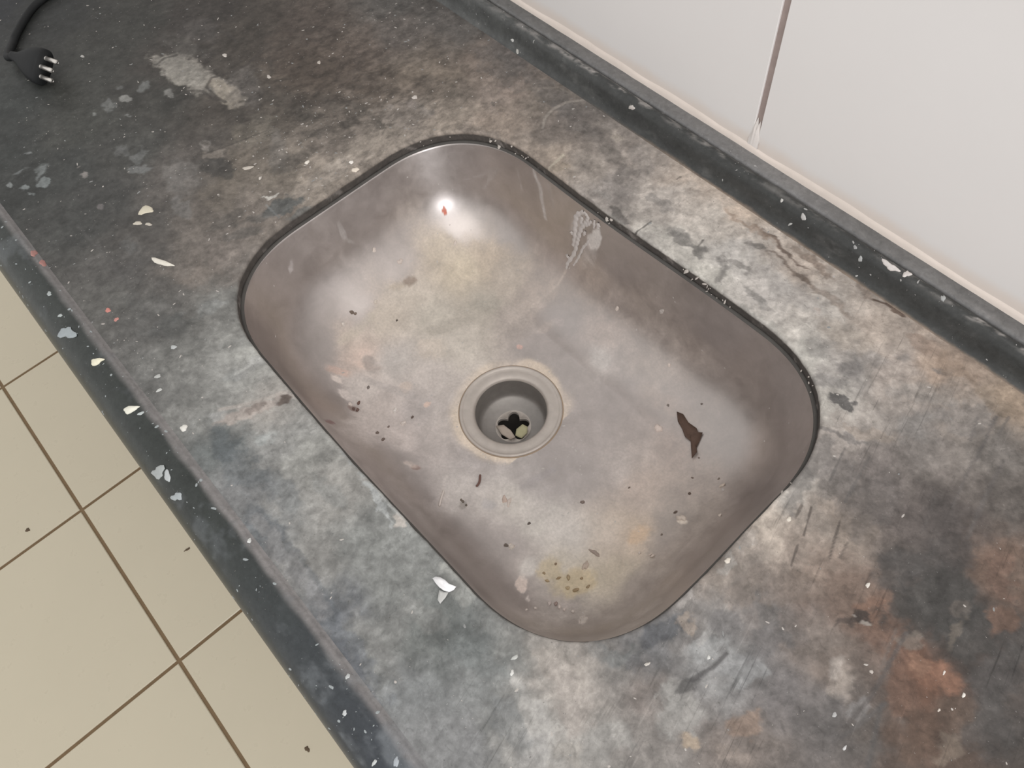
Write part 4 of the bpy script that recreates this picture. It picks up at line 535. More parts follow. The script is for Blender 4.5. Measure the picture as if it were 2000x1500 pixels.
def stone(name, r_dark, r_dusty, contrast=1.):
    """dark worktop stone; its dust, paint and rust stains, plus painted light falloff and sheen, come from the mesh layer 'stain', grain and scratches from noise"""
    t = NT(name); a = t.attr('stain_tone')
    co = t.coord()
    n1 = t.rng(t.noise(95, 9, .7, co, .5), .30, .70, 1 - .22*contrast, 1 + .22*contrast)
    nc = t.noise(140, 10, .72, co, .8); n1 = t.math('MULTIPLY', n1, t.math('SUBTRACT', t.rng(nc, .55, .60, 1, 1 + .14*contrast), t.rng(nc, .44, .39, 0, .16*contrast)))
    n2 = t.rng(t.noise(300, 6, .6, co), .3, .7, 1 - .13*contrast, 1 + .13*contrast)
    mr = t.coord(math.radians(-15)); ms = t.n('ShaderNodeMapping', Scale=(300, 13, 1)); t.l(mr, ms.inputs['Vector']); st = t.noise(1, 5, .65, ms.outputs[0])
    stv = t.math('SUBTRACT', 1., t.math('MULTIPLY', t.rng(st, .42, .33, 0, .45), t.rng(t.noise(16, 3, .5, co), .40, .60, 0, 1)))
    stv = t.math('ADD', stv, t.rng(st, .62, .70, 0, .18))
    m = t.math('MULTIPLY', n1, n2)
    one = t.math('ADD', t.math('MULTIPLY', t.math('SUBTRACT', stv, 1.), a.outputs['Alpha']), 1.)
    c = t.scale(a.outputs['Color'], t.math('MULTIPLY', m, one))
    # scattered fine grit: pale and dark grains
    g = t.noise(720, 2, .5, co); c = t.mix(t.rng(g, .72, .78, 0, .45), c, (.36, .345, .33))
    g2 = t.noise(520, 3, .5, co); c = t.mix(t.rng(g2, .30, .24, 0, .5), c, (.06, .055, .05))
    t.l(c, t.b.inputs['Base Color'])
    lum = t.n('ShaderNodeRGBToBW'); t.l(a.outputs['Color'], lum.inputs[0])
    t.l(t.rng(lum.outputs[0], .05, .3, r_dark, r_dusty), t.b.inputs['Roughness'])
    t.b.inputs['Specular IOR Level'].default_value = .32
    t.bump(n2, .25, .0006)
    return t.m
M_TOP = stone('stained_worktop_stone', .5, .8)
M_EDGE = stone('polished_edge_stone', .32, .7, .8)

# ------------------------------------------------------------------ back wall of white tiles
def bevel_slab(x0, x1, y0, y1, z0, z1, b, face):
    """box with a chamfered visible face; face = 'y' (towards -y) or 'z' (upwards)"""
    if face == 'z':
        V = [(x0, y0, z0), (x1, y0, z0), (x1, y1, z0), (x0, y1, z0), (x0, y0, z1-b), (x1, y0, z1-b), (x1, y1, z1-b), (x0, y1, z1-b),
             (x0+b, y0+b, z1), (x1-b, y0+b, z1), (x1-b, y1-b, z1), (x0+b, y1-b, z1)]
    else:
        V = [(x0, y1, z0), (x0, y1, z1), (x1, y1, z1), (x1, y1, z0), (x0, y0+b, z0), (x0, y0+b, z1), (x1, y0+b, z1), (x1, y0+b, z0),
             (x0+b, y0, z0+b), (x0+b, y0, z1-b), (x1-b, y0, z1-b), (x1-b, y0, z0+b)]
    F = [(0, 3, 2, 1)]
    for i in range(4):
        j = (i + 1) % 4; F += [(i, j, 4+j, 4+i), (4+i, 4+j, 8+j, 8+i)]
    return V, F + [(8, 9, 10, 11)]
def tile_mat(name, rgb, rough, stain_tone, foot=None):
    t = NT(name); co = t.coord(); n = t.noise(6, 5, .6, co); c = t.mix(n, tuple(np.array(rgb)*.96), tuple(np.minimum(np.array(rgb)*1.03, .95)))
    g = t.noise(60, 4, .7, co); c = t.mix(t.rng(g, .72, .8, 0, .35), c, stain_tone)
    if foot:                                  # filler residue smeared over the lowest centimetres
        sx = t.n('ShaderNodeSeparateXYZ'); t.l(co, sx.inputs[0])
        zz = t.math('ADD', sx.outputs[2], t.math('MULTIPLY', t.math('SUBTRACT', t.noise(22, 5, .6, co), .5), .014))
        c = t.mix(t.rng(zz, .044, .030, 0, .9, True), c, foot)
    t.l(c, t.b.inputs['Base Color']); t.l(t.rng(t.noise(30, 4, .6, co), .3, .7, rough*.85, rough*1.2), t.b.inputs['Roughness'])
    t.b.inputs['Specular IOR Level'].default_value = .35
    return t.m
M_WT = tile_mat('white_wall_tile', (.79, .765, .755), .42, (.6, .55, .51))
M_WTF = tile_mat('white_wall_tile_with_residue', (.79, .765, .755), .42, (.6, .55, .51), (.76, .675, .615))
M_WG = plain('wall_grout', (.36, .29, .27), .9, var=.25, sc=90, bump=.001)
M_WM = plain('wall_plaster', (.6, .57, .54), .9)
g = .006
WX0, WX1, TW = -1.96, 1.66, .36
V, F = bevel_slab(WX0, WX1, YW + .002, YW + .12, -H, 1.65, .0, 'y')
wall = mk('wall_back', V, F, M_WG, smooth_=False); tag(wall, 'white tiled kitchen wall behind the worktop', kind='structure')
XJ = .0167
tile_me = foot_me = None
V0, F0 = bevel_slab(-TW/2 + g/2, TW/2 - g/2, YW, YW + .012, .0165, .0165 + TW*1.25 - g, .0005, 'y')
for zi in range(-2, 4):
    for xi in range(-5, 4):
        x = XJ + TW*(xi + .5); z = zi*TW*1.25
        if x - TW/2 < WX0 - .01 or x + TW/2 > WX1 + .2: continue
        if zi in (-2, -1) and z + .0165 < -H: continue
        if tile_me is None:
            o = mk('wall_tile', np.array(V0) + (x, 0, z), F0, M_WT, wall, at=(x, YW, z), smooth_=False); tile_me = o.data
        else:
            me_ = tile_me
            if zi == 0:
                if foot_me is None: foot_me = tile_me.copy(); foot_me.materials.clear(); foot_me.materials.append(M_WTF)
                me_ = foot_me
            o = bpy.data.objects.new('wall_tile', me_); COL.objects.link(o); o.parent = wall
            o.location = Vector((x, YW, z + H)) - wloc(wall)
# cream filler smeared along the foot of the tiles and into the foot of the joint
xs = np.arange(-.9, .7, .004); P3 = np.c_[xs, xs*0, xs*0]
hgt = .004 + .006*fbm(P3, 14, 4, seed=3); V = []; F = []
for x, h in zip(xs, hgt):
    V += [(x, YW - .0016, ZT - .001), (x, YW - .0015, ZT + .003), (x, YW - .0007, ZT + h*.7), (x, YW + .0004, ZT + h)]
F = grid_faces(len(xs), 4)
M_CAULK = plain('cream_filler', (.75, .665, .605), .85, var=.1, sc=60, bump=.0006)
cf = mk('filler_strip', V, F, M_CAULK, wall)
V = []
for k, (x, h) in enumerate(zip(np.linspace(XJ - .0055, XJ + .0050, 9), (.040, .044, .053, .057, .050, .0545, .048, .045, .040))):
    V += [(x, YW - .0002, ZT), (x, YW - .0005, h - .006), (x, YW + .0015, h)]
mk('joint_filler', V, grid_faces(9, 3), plain('joint_filler', (.77, .72, .69), .8), wall)

# ------------------------------------------------------------------ floor of cream tiles with brown joints
M_FG = plain('brown_floor_grout', (.20, .135, .075), .9, var=.2, sc=60)
M_FT = tile_mat('cream_floor_tile', (.585, .53, .41), .3, (.48, .40, .26))
FX0, FX1, FY0, FY1 = -3.2, 1.6, -2.6, YW + .12
V, F = bevel_slab(FX0, FX1, FY0, FY1, -H - .05, -H - .0025, 0, 'z')
floor = mk('floor', V, F, M_FG, smooth_=False); tag(floor, 'floor of square cream tiles with brown joints', kind='structure')
GY, GX, GS, gf = -0.5109, -1.1428, 0.3804, .0062
V0, F0 = bevel_slab(-GS/2 + gf/2, GS/2 - gf/2, -GS/2 + gf/2, GS/2 - gf/2, -H - .006, -H, .0012, 'z')
tile_me = None
for xi in range(-5, 7):
    for yi in range(-5, 2):
        x = GX + GS*(xi + .5); y = GY + GS*(yi + .5)
        if x - GS/2 < FX0 or x + GS/2 > FX1 or y - GS/2 < FY0 or y + GS/2 > YW: continue
        if tile_me is None:
            o = mk('floor_tile', np.array(V0) + (x, y, 0), F0, M_FT, floor, at=(x, y, -H), smooth_=False); tile_me = o.data
        else:
            o = bpy.data.objects.new('floor_tile', tile_me); COL.objects.link(o); o.parent = floor
            o.location = Vector((x, y, 0)) - wloc(floor)

# ------------------------------------------------------------------ worktop: slab with sink cut-out, raised front edge, upstand
top = empty('worktop', (0, 0, -.045)); tag(top, 'long black stone worktop, dusty, scratched and spattered with pale paint', 'worktop')
STEP = .0012
RX = .272
def top_patch(x0, x1, y0, y1, st):
    xs = np.linspace(x0, x1, max(2, int(round((x1 - x0)/st)) + 1)); ys = np.linspace(y0, y1, int(round((y1 - y0)/STEP)) + 1)
    X, Y = np.meshgrid(xs, ys); return np.c_[X.ravel(), Y.ravel(), np.zeros(X.size)], grid_faces(len(ys), len(xs))
parts = []
parts.append(top_patch(-.80, -RX, YF, YB, STEP)); parts.append(top_patch(RX, .47, YF, YB, STEP))
parts.append(top_patch(-1.25, -.80, YF, YB, .01)); parts.append(top_patch(.47, .95, YF, YB, .01))
# ring between a rectangle and the cut-out
nx = int(round(2*RX/STEP)); ny = int(round((YB - YF)/STEP))
ex = np.linspace(-RX, RX, nx + 1); ey = np.linspace(YF, YB, ny + 1)
rect = np.concatenate([np.c_[ex[:-1], np.full(nx, YF)], np.c_[np.full(ny, RX), ey[:-1]], np.c_[ex[::-1][:-1], np.full(nx, YB)], np.c_[np.full(ny, -RX), ey[::-1][:-1]]])
cut = ray_to(rect); nr = len(rect)
dirn = rect - cut; dl = np.linalg.norm(dirn, axis=1, keepdims=True); dn = dirn/dl
rings = []
NRG = 84
edge = cut + dn*.0022
for i in range(NRG + 1):
    t = (i/NRG); rings.append(np.c_[rect*(1 - t) + edge*t, np.zeros(nr)])
wob = (fbm(np.c_[cut, np.zeros(nr)], 70, 4, seed=9) - .5)[:, None]
for k in range(1, 6):                                   # worn rounded arris, slightly chipped
    a = k/5*math.pi/2; rings.append(np.c_[edge - dn*(.0022*math.sin(a) + .0016*wob*math.sin(a)), np.full(nr, -.0022*(1 - math.cos(a)))])
lowr = cut - dn*.0016*wob
for z in (-.004, -.006, -.008, -.010, -.0116): rings.append(np.c_[lowr, np.full(nr, z)])
rings.append(np.c_[cut + dn*.012, np.full(nr, -.0116)])
parts.append((np.concatenate(rings), grid_faces(len(rings), nr, True)))
VV = []; FF = []; off = 0
for v, f in parts: VV.append(v); FF.append(f + off); off += len(v)
VV = np.concatenate(VV); FF = np.concatenate(FF)
V2 = VV[:, :2] + VV[:, 2:]*.7
warp = np.c_[fbm(V2, 55, 4, seed=1) - .5, fbm(V2, 55, 4, seed=2) - .5, np.zeros(len(VV))]
Xw = VV*np.array([1, 1, 0]) + warp*.030
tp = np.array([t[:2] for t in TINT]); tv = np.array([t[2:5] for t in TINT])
stain_tone = np.ones((len(VV), 4)); stain_tone[:, :3] = idw(Xw[:, :2], tp, tv, .014, 2.)
brk = fbm(V2, 110, 5, .68, seed=4)
Xw2 = VV*np.array([1, 1, 0]) + warp*.016 + np.c_[fbm(V2, 170, 3, seed=17) - .5, fbm(V2, 170, 3, seed=18) - .5, np.zeros(len(VV))]*.008
lay = stain_tone[:, :3].copy()
lay_blots(VV*np.array([1, 1, 0]), Xw2, lay, BLOTS, brk)
# patchy dust everywhere: cloudy mottling in both directions
mot = fbm(V2, 75, 5, .6, seed=6); lay *= (1 + (mot - .5)*.45)[:, None]; lay *= (1 + (fbm(V2*np.array([1, .75]), 210, 3, .6, seed=7) - .5)*.5)[:, None]
mot2 = fbm(V2*np.array([1.6, .8]), 26, 4, .6, seed=8); lay *= (1 + (mot2 - .5)*.18)[:, None]
pat = fbm(V2, 62, 6, .66, seed=14); lay *= (1 + .09*sstep(.53, .59, pat) - .10*sstep(.47, .41, pat))[:, None]      # wiped and flaked patches with ragged rims
pat = fbm(V2*np.array([1.3, .7]), 150, 5, .66, seed=15); um = .22 + .78*np.exp(-(((VV[:, 0] + .33)/.2)**2 + ((VV[:, 1] - .09)/.12)**2)); lay *= (1 - .30*um*sstep(.54, .60, pat) + .16*um*sstep(.45, .40, pat))[:, None]
lay_strokes(VV*np.array([1, 1, 0]), lay, STROKES, brk)
inner = VV[:, 2] < -.0026                                 # the cut face of the slab is bare dark stone with crumbs of mortar
cutc = np.array([.085, .076, .070])*(.7 + .6*brk[:, None]); cr = sstep(.64, .74, fbm(V2, 110, 4, seed=12))[:, None]*.45
lay = np.where(inner[:, None], cutc*(1 - cr) + cr*np.array([.33, .30, .28]), lay)
stain_tone[:, :3] = np.clip(lay*GAIN, .012, .8); stain_tone[:, 3] = np.clip(sstep(.10, .26, VV[:, 0]), .10, 1)
slab = mk('slab', VV, FF, M_TOP, top, layers={'stain_tone': stain_tone})
# extruded edges
def extrude(prof, x0, x1, st, flip=False):
    xs = np.arange(x0, x1 + st, st); n = len(xs)
    V = np.zeros((len(prof), n, 3)); V[:, :, 0] = xs; V[:, :, 1] = prof[:, 0][:, None]; V[:, :, 2] = prof[:, 1][:, None]
    return V.reshape(-1, 3), grid_faces(len(prof), n, flip=flip)
V, F = extrude(FRONT, -1.25, .95, .0025, True)
V[:, 2] += (fbm(V*np.array([1, 0, 0]), 30, 3, seed=21) - .5)*.0006*(V[:, 1] < -.239)
st = np.zeros((len(V), 4)); st[:, 3] = .1
n1 = fbm(V*np.array([1, 3, 3]), 40, 5, seed=22); n2 = fbm(V*np.array([.7, 2, 2]), 14, 4, seed=23)
base = np.array([.043, .049, .046])[None]*(.75 + .5*n1[:, None]); blue = sstep(-.05, .25, V[:, 0])[:, None]
base = base*(1 - blue) + blue*np.array([.058, .066, .080])*(.65 + .7*n2[:, None])  # bluish window sheen painted into the colour towards the near end
yy = V[:, 1] + (n1 - .5)*.004
line = sstep(.0070, .0012, np.abs(yy + .2400))*(.6 + 1.0*(n2 - .3))
inn = sstep(-.2425, -.2385, yy)
front_in = idw(np.c_[V[:, 0], np.full(len(V), YF)] + (n1 - .5)[:, None]*.02, tp, tv, .014, 2.)
c = base*(1 - inn[:, None]) + inn[:, None]*front_in*1.0
c = c + np.clip(line, 0, 1)[:, None]*(np.array([.33, .312, .310]) - c)*.9
smear = sstep(.56, .72, fbm(V*np.array([1, 1.2, 1.2]), 34, 5, .66, seed=27) + .05*blue[:, 0])[:, None]*(.25 + .25*blue)*(V[:, 1] > -.268)[:, None]
c = c + smear*(np.array([.24, .26, .28]) - c)
st[:, :3] = np.clip(c*GAIN, .01, .8)
mk('front_edge', V, F, M_EDGE, top, layers={'stain_tone': st})
V, F = extrude(np.array([(-.2747, -.045), (-.272, -.0475), (-.20, -.0475), (-.165, -.0475)]), -1.25, .95, .55, True)
mk('underside', V, F, plain('raw_stone_underside', (.2, .19, .18), .9), top)
V, F = extrude(UPSTAND, -1.25, .95, .0022, False)
n1 = fbm(V*np.array([1, 2, 2]), 60, 5, .62, seed=31); n2 = fbm(V*np.array([.5, 2, 2]), 18, 4, seed=32); n3 = fbm(V*np.array([1, 3, 3]), 120, 4, seed=33)
V[:, 1] += (n2 - .5)*.0016*(V[:, 2] > .001)*(V[:, 1] < YW - .001); V[:, 2] += (n1 - .5)*.0010*(V[:, 2] > .017)*(V[:, 1] < YW - .001)
c = np.array([.062, .064, .063])[None]*(.75 + .5*n1[:, None])*(1 + .7*sstep(-.05, -.35, V[:, 0]))[:, None]
near = sstep(-.38, -.1, V[:, 0])
chip = sstep(.0040, .0008, np.abs(V[:, 1] - .2470 + (n2 - .5)*.004))*sstep(.48, .60, n3*.45 + n1*.35 + n2*.25)*near
lowf = fbm(V*np.array([1, 0, 0]), 7, 3, seed=37); chip *= .25 + .75*sstep(.42, .62, lowf)
chip = np.maximum(chip, sstep(.0016, .0004, np.abs(V[:, 1] - .2526))*sstep(.42, .55, fbm(V*np.array([1, 0, 0]), 30, 4, seed=38))*sstep(.45, .58, fbm(V*np.array([1, 0, 0]), 9, 2, seed=39))*near*.8)
streak = sstep(.0035, .0008, np.abs(V[:, 1] - .2550 + (n2 - .5)*.003))*sstep(.44, .62, fbm(V*np.array([.35, 1, 1]), 22, 4, seed=36))*near
c = c + (chip*.85)[:, None]*(np.array([.46, .43, .41]) - c)
c = c + (streak*.6)[:, None]*(np.array([.36, .355, .35]) - c)
tt = sstep(.2490, .252, V[:, 1])*(.35 + .65*sstep(-.35, 0, V[:, 0])); c = c + tt[:, None]*(np.array([.24, .236, .236]) - c)*(.35 + 1.1*n2[:, None])
foot = sstep(.2352, .2322, V[:, 1] + (n1 - .5)*.0035)*sstep(-.2, .05, V[:, 0]); c = c + foot[:, None]*(np.array([.36, .28, .22]) - c)*.9
dust = sstep(.6, .78, n1)[:, None]*.14; c = c + dust*(np.array([.3, .29, .28]) - c)
st = np.zeros((len(V), 4)); st[:, 3] = .05; st[:, :3] = np.clip(c*GAIN, .01, .8)
mk('upstand', V, F, M_EDGE, top, layers={'stain_tone': st})
# end caps and hidden back so the slab is solid
sec = np.concatenate([FRONT[::-1], np.array([(YF + .01, 0), (YB - .01, 0)]), UPSTAND, np.array([(YW, -.045)])])
for x, fl in ((-1.25, 0), (.95, 1)):
    f = list(range(len(sec))); mk('end_face', [(x, y, z) for y, z in sec], [tuple(f if fl else f[::-1])], M_WM, top, smooth_=False)

# raised drops of paint
_mats = {}
def paint(rgb, k='paint', rough=.55):
    key = (k,) + tuple(round(v, 2) for v in rgb)
    if key not in _mats: _mats[key] = plain('%s_%d' % (k, len(_mats)), tuple(min(v*1.0, .86) for v in rgb), rough, var=.14, sc=400)
    return _mats[key]
def dome(name, X, U, V, h, shape, mat, parent, seed, n=18, **kw):
    X, U, V = (np.array(a, float) for a in (X, U, V)); nn = np.cross(U, V); nn /= np.linalg.norm(nn) + 1e-12
    if nn[2] < 0: nn = -nn
    r = random.Random(seed); ph = [r.uniform(0, 6.28) for _ in range(4)]
    amp = {'b': .15, 't': .13, 's': .26, 'c': .14, 'k': .22}[shape]; vs = []; 
    def pt(t, q, z):
        rad = 1 + amp*(math.sin(2*t + ph[0]) + .7*math.sin(3*t + ph[1]) + .6*math.sin(5*t + ph[2]))
        a, b = math.cos(t)*rad*q, math.sin(t)*rad*q
        if shape == 't': b *= .8 - .3*a; 
        if shape == 'c': b = b*.75 + .6*a*a - .3
        return X + U*a + V*b + nn*z
    vs.append(pt(0, 0, h))
    for q, z in ((.45, h*.93), (.78, h*.66), (.95, h*.25), (1., -.0002)):
        vs += [pt(2*math.pi*k/n, q, z*(1 + .25*math.sin(3*k + ph[3]) if shape in 'sk' and z > 0 else z and 1)) for k in range(n)]
    F = [(0, 1 + k, 1 + (k + 1) % n) for k in range(n)]
    for j in range(3):
        F += [(1 + j*n + k, 1 + (j + 1)*n + k, 1 + (j + 1)*n + (k + 1) % n, 1 + j*n + (k + 1) % n) for k in range(n)]
    if np.dot(np.cross(U, V), nn) < 0: F = [f[::-1] for f in F]
    return mk(name, vs, F, mat, parent, **kw)
for i, d in enumerate(DROPS + UPSTAND_DROPS):
    dome('paint_drop', d[0:3], d[3:6], d[6:9], d[12]*.001, d[13], paint(d[9:12]), top, i)
# countless fine specks
def specks(name, cents, norms, rads, mat, parent, seed, hk=.3):
    r = np.random.default_rng(seed); V = []; F = []
    for c, nn, R in zip(cents, norms, rads):
        c = np.array(c); nn = np.array(nn)/np.linalg.norm(nn); a = np.cross(nn, (0.31, .95, .1)); a /= np.linalg.norm(a); b = np.cross(nn, a)
        ang = r.uniform(0, 6.28); e = r.uniform(1, 2.1); u = (a*math.cos(ang) + b*math.sin(ang))*e*R; v = (-a*math.sin(ang) + b*math.cos(ang))*R/ math.sqrt(e)
        o = len(V); V.append(c + nn*R*hk); k = 7
        V += [c + u*math.cos(t)*q + v*math.sin(t)*q for t, q in zip(np.linspace(0, 6.283, k, endpoint=False), r.uniform(.75, 1.2, k))]
        F += [(o, o + 1 + j, o + 1 + (j + 1) % k) for j in range(k)]
    return tag(mk(name, V, F, mat, parent), kind='stuff')
def scatter_top(n, seed, dens):
    r = np.random.default_rng(seed); out = []
    while len(out) < n:
        p = np.c_[r.uniform(-.78, .46, 4000), r.uniform(YF - .002, YB - .002, 4000), np.zeros(4000)]
        ok = (sd(p[:, :2], A, B, RC) > .004) & (r.random(4000) < dens(p))
        out += list(p[ok])
    return np.array(out[:n])
def d_main(p):
    clus = np.exp(-(((p[:, 0] + .275)/.07)**2 + ((p[:, 1] - .025)/.06)**2))
    return np.clip(.10 + 1.4*clus + .18*(p[:, 0] < -.1) + .25*sstep(.62, .72, fbm(p, 25, 3, seed=40)), 0, 1)*sstep(.36, .60, fbm(p, 60, 3, seed=41))
pp = scatter_top(1500, 11, d_main); rr = np.random.default_rng(5)
specks('paint_speck', pp, np.tile((0, 0, 1.), (len(pp), 1)), .00020 + .0008*rr.random(len(pp))**4, paint((.44, .41, .385)), top, 3)
pp = scatter_top(500, 12, d_main)
specks('paint_speck', pp, np.tile((0, 0, 1.), (len(pp), 1)), .00025 + .0009*rr.random(len(pp))**3.5, paint((.24, .245, .245)), top, 4)
# specks on the dark front edge and the upstand
def on_profile(prof, n, seed, lo, hi):
    r = np.random.default_rng(seed); C = []; N = []
    for _ in range(n):
        i = r.integers(lo, hi); t = r.random(); a, b = prof[i], prof[i+1]; y, z = a + (b - a)*t; d = b - a
        nn = np.array([0, d[1], -d[0]]); nn = nn if nn @ np.array([0, -.4, .8]) > 0 else -nn
        C.append((r.uniform(-.72, .46), y, z)); N.append(nn)
    return C, N
C, N = on_profile(FRONT, 420, 14, 8, 33); specks('paint_speck', C, N, .00025 + .0011*rr.random(len(C))**4, paint((.30, .33, .34)), top, 6)
C, N = on_profile(UPSTAND, 260, 15, 6, 48); specks('paint_speck', C, N, .00025 + .0008*rr.random(len(C))**4, paint((.34, .335, .33)), top, 7)

# ------------------------------------------------------------------ sink
sink = empty('sink', (DRX, DRY, DRZ - .075)); tag(sink, 'rectangular stainless steel sink bowl set into the worktop, its floor caked in dust', 'sink')
NB, NFL = 980, 80
Rg = bowl_rings(NB, NFL); nrg = len(Rg); BV = Rg.reshape(-1, 3)
lip = np.c_[outline(NB, -.011), np.full(NB, Z0)]
BV = np.concatenate([lip, BV])
warp = np.c_[fbm(BV, 60, 4, seed=51) - .5, fbm(BV, 60, 4, seed=52) - .5, fbm(BV, 60, 4, seed=53) - .5]
dp = np.array([d[:3] for d in DUST]); dv = np.array([d[3:7] for d in DUST])
dust = idw(BV + warp*.016, dp, dv, .014, 2.)
brk = fbm(BV, 130, 5, .68, seed=54)
dust[:, :3] *= (1 + (fbm(BV, 70, 4, seed=55) - .5)*.35)[:, None]
rdr = np.hypot(BV[:, 0] - DRX, BV[:, 1] - DRY) + (fbm(BV, 45, 3, seed=56) - .5)*.012
halo = sstep(.060, .051, rdr)*(.5 + .5*sstep(.3, .6, fbm(BV, 20, 3, seed=57)))*(BV[:, 0] < .035)
dust[:, :3] += halo[:, None]*(np.array([.60, .51, .42]) - dust[:, :3])*.85; dust[:, 3] = np.maximum(dust[:, 3], halo)
lay_blots(BV, BV + warp*.006, dust, BOWL_BLOTS, brk)
lay_strokes(BV, dust, BOWL_STROKES, brk)
dust[:, :3] = np.clip(dust[:, :3]*1.24, .02, .8)
t = NT('dusty_stainless_steel'); a = t.attr('dust'); co = t.coord()
n1 = t.noise(60, 8, .65, co, .4); n2 = t.noise(420, 5, .6, co)
amt = t.rng(t.math('ADD', a.outputs['Alpha'], t.math('MULTIPLY', t.math('SUBTRACT', n1, .5), t.math('ADD', t.math('MULTIPLY', a.outputs['Alpha'], 1.0), .12))), .10, .78, .16, .93, True)
t.b.inputs['Metallic'].default_value = 1
t.l(t.mix(t.rng(n1, .3, .7, 0, 1), (.42, .385, .37), (.49, .45, .435)), t.b.inputs['Base Color'])
t.l(t.rng(n1, .3, .7, .29, .37), t.b.inputs['Roughness'])
db = t.n('ShaderNodeBsdfPrincipled', Roughness=.85); db.inputs['Specular IOR Level'].default_value = .2
t.l(t.scale(a.outputs['Color'], t.math('MULTIPLY', t.rng(n1, .3, .7, .86, 1.12), t.rng(n2, .3, .7, .88, 1.1))), db.inputs['Base Color'])
t.bump(t.math('ADD', n1, n2), .3, .0008, db)
mx = t.n('ShaderNodeMixShader'); t.l(amt, mx.inputs[0]); t.l(t.b.outputs[0], mx.inputs[1]); t.l(db.outputs[0], mx.inputs[2]); t.l(mx.outputs[0], t.out.inputs[0])
M_STEEL = t.m
mk('basin', BV, grid_faces(nrg + 1, NB, True), M_STEEL, sink, layers={'dust': dust})
# drain valve
M_DR = plain('worn_drain_steel', (.47, .425, .39), .5, .4, var=.16, sc=120)
M_CUP = plain('dull_drain_cup', (.30, .28, .265), .5, .6, var=.2, sc=120)
dc = (DRX, DRY, DRZ)
V, F = lathe([(.0455, -.0030), (.0472, -.0004), (.0475, .0009), (.0468, .0018), (.0455, .0019), (.0444, .0012), (.0437, .0007), (.0410, .0011), (.0378, .0011), (.0352, .0005), (.0338, -.0006), (.0331, -.0022)], dc, 96)
ring = mk('drain_flange', V, F, M_DR, sink)
V, F = lathe([(.0490, -.0012), (.0484, .0003), (.0476, .0006), (.0470, .0002)], dc, 96); mk('dirt_ring', V, F, plain('brown_dirt_ring', (.33, .25, .18), .9, var=.3, sc=60), sink)
V, F = lathe([(.0331, -.0022), (.0327, -.012), (.0322, -.022), (.0312, -.0262), (.0285, -.0282), (.022, -.0300), (.0170, -.0312)], dc, 96)
cup = mk('drain_cup', V, F, M_CUP, sink)
# flower-shaped opening in the cup floor: outer circle r=.017 to five-lobed hole, with a small rim
n = 160; th = np.linspace(0, 2*np.pi, n, endpoint=False)
lob = .0098 + .0062*np.abs(np.cos(2.5*(th + .15)))**1.1
rings = [np.c_[DRX + .0170*np.cos(th), DRY + .0170*np.sin(th), np.full(n, DRZ - .0312)]]
for k, z in ((0., -.0316), (-.0004, -.0310), (-.0009, -.0316), (-.0011, -.035)):
    rings.append(np.c_[DRX + (lob + k + .0006)*np.cos(th), DRY + (lob + k + .0006)*np.sin(th), np.full(n, DRZ + z)])
mk('strainer_rim', np.concatenate(rings), grid_faces(len(rings), n, True, flip=True), M_DR, cup)
V, F = lathe([(.0165, -.033), (.0165, -.07), (.0005, -.07)], dc, 40); mk('waste_pipe', V, F, plain('dark_pipe', (.05, .045, .04), .7), sink)
# dark sealing line between lip and slab
c0, c1 = outline(600, -.0006), outline(600, .0024); V = np.concatenate([np.c_[c0, np.full(600, Z0 + .0006)], np.c_[(c0*.4 + c1*.6), np.full(600, Z0 + .0012)], np.c_[c1, np.full(600, Z0 - .0006)]])
mk('sealant_bead', V, grid_faces(3, 600, True), plain('old_grey_sealant', (.07, .065, .06), .8, var=.35, sc=70), sink)
# plaster runs on the back wall of the bowl and crusts on the rim
M_PL = paint((.46, .42, .40), 'plaster', .8)
def run(path, wd):
    pts = smooth([p[:3] for p in path], 6) if len(path) > 2 else np.array([np.array(path[0][:3])*(1 - k/6) + np.array(path[-1][:3])*k/6 for k in range(7)])
    nn = np.mean([p[3:6] for p in path], 0); nn /= np.linalg.norm(nn); V = []; m = len(pts)
    for i, p in enumerate(pts):
        d = pts[min(i+1, m-1)] - pts[max(i-1, 0)]; d /= np.linalg.norm(d); s = np.cross(nn, d); e = math.sin(math.pi*(.12 + .76*i/(m-1)))**.5
        rr_ = wd*e*(1 + .3*math.sin(i*1.9 + wd*9000))
        for q in (-1, -.6, 0, .6, 1): V.append(p + s*rr_*q + nn*(.0001 + rr_*.4*(1 - q*q)))
    return V, grid_faces(m, 5)
for path, wd in DRIPS:
    V, F = run(path, wd); mk('plaster_run', V, F, M_PL, sink)
def crust(u0, u1, seed, n=16, up=.0):
    r = random.Random(seed)
    for k in range(n):
        th = math.radians(u0 + (u1 - u0)*r.random()); d = np.array([[math.cos(th)*A, math.sin(th)*B]])
        c = ray_to(d, .0012)[0]; q = c/np.linalg.norm(c); tvec = np.array([-q[1], q[0]])
        s = .0004 + .0017*r.random()**2.5
        yield (c[0], c[1], Z0 + .001 + up*r.random()), (tvec[0]*s*1.6, tvec[1]*s*1.6, 0), (0, 0, s)
i = 0
C = []; N = []; Rr = []
for u0, u1, n in ((121, 131, 12), (66, 78, 16), (96, 104, 5), (47, 52, 6), (140, 150, 4), (18, 30, 3)):
    for X, U, V in crust(u0, u1, u0, n, .008): C.append(X); q = -np.array([X[0]/A**2, X[1]/B**2, 0]); N.append(q/np.linalg.norm(q)*.8 + np.array([0, 0, .6])); Rr.append(np.linalg.norm(V))
specks('mortar_crumb', C, N, Rr, paint((.46, .42, .385), 'plaster', .8), sink, 77, .7)
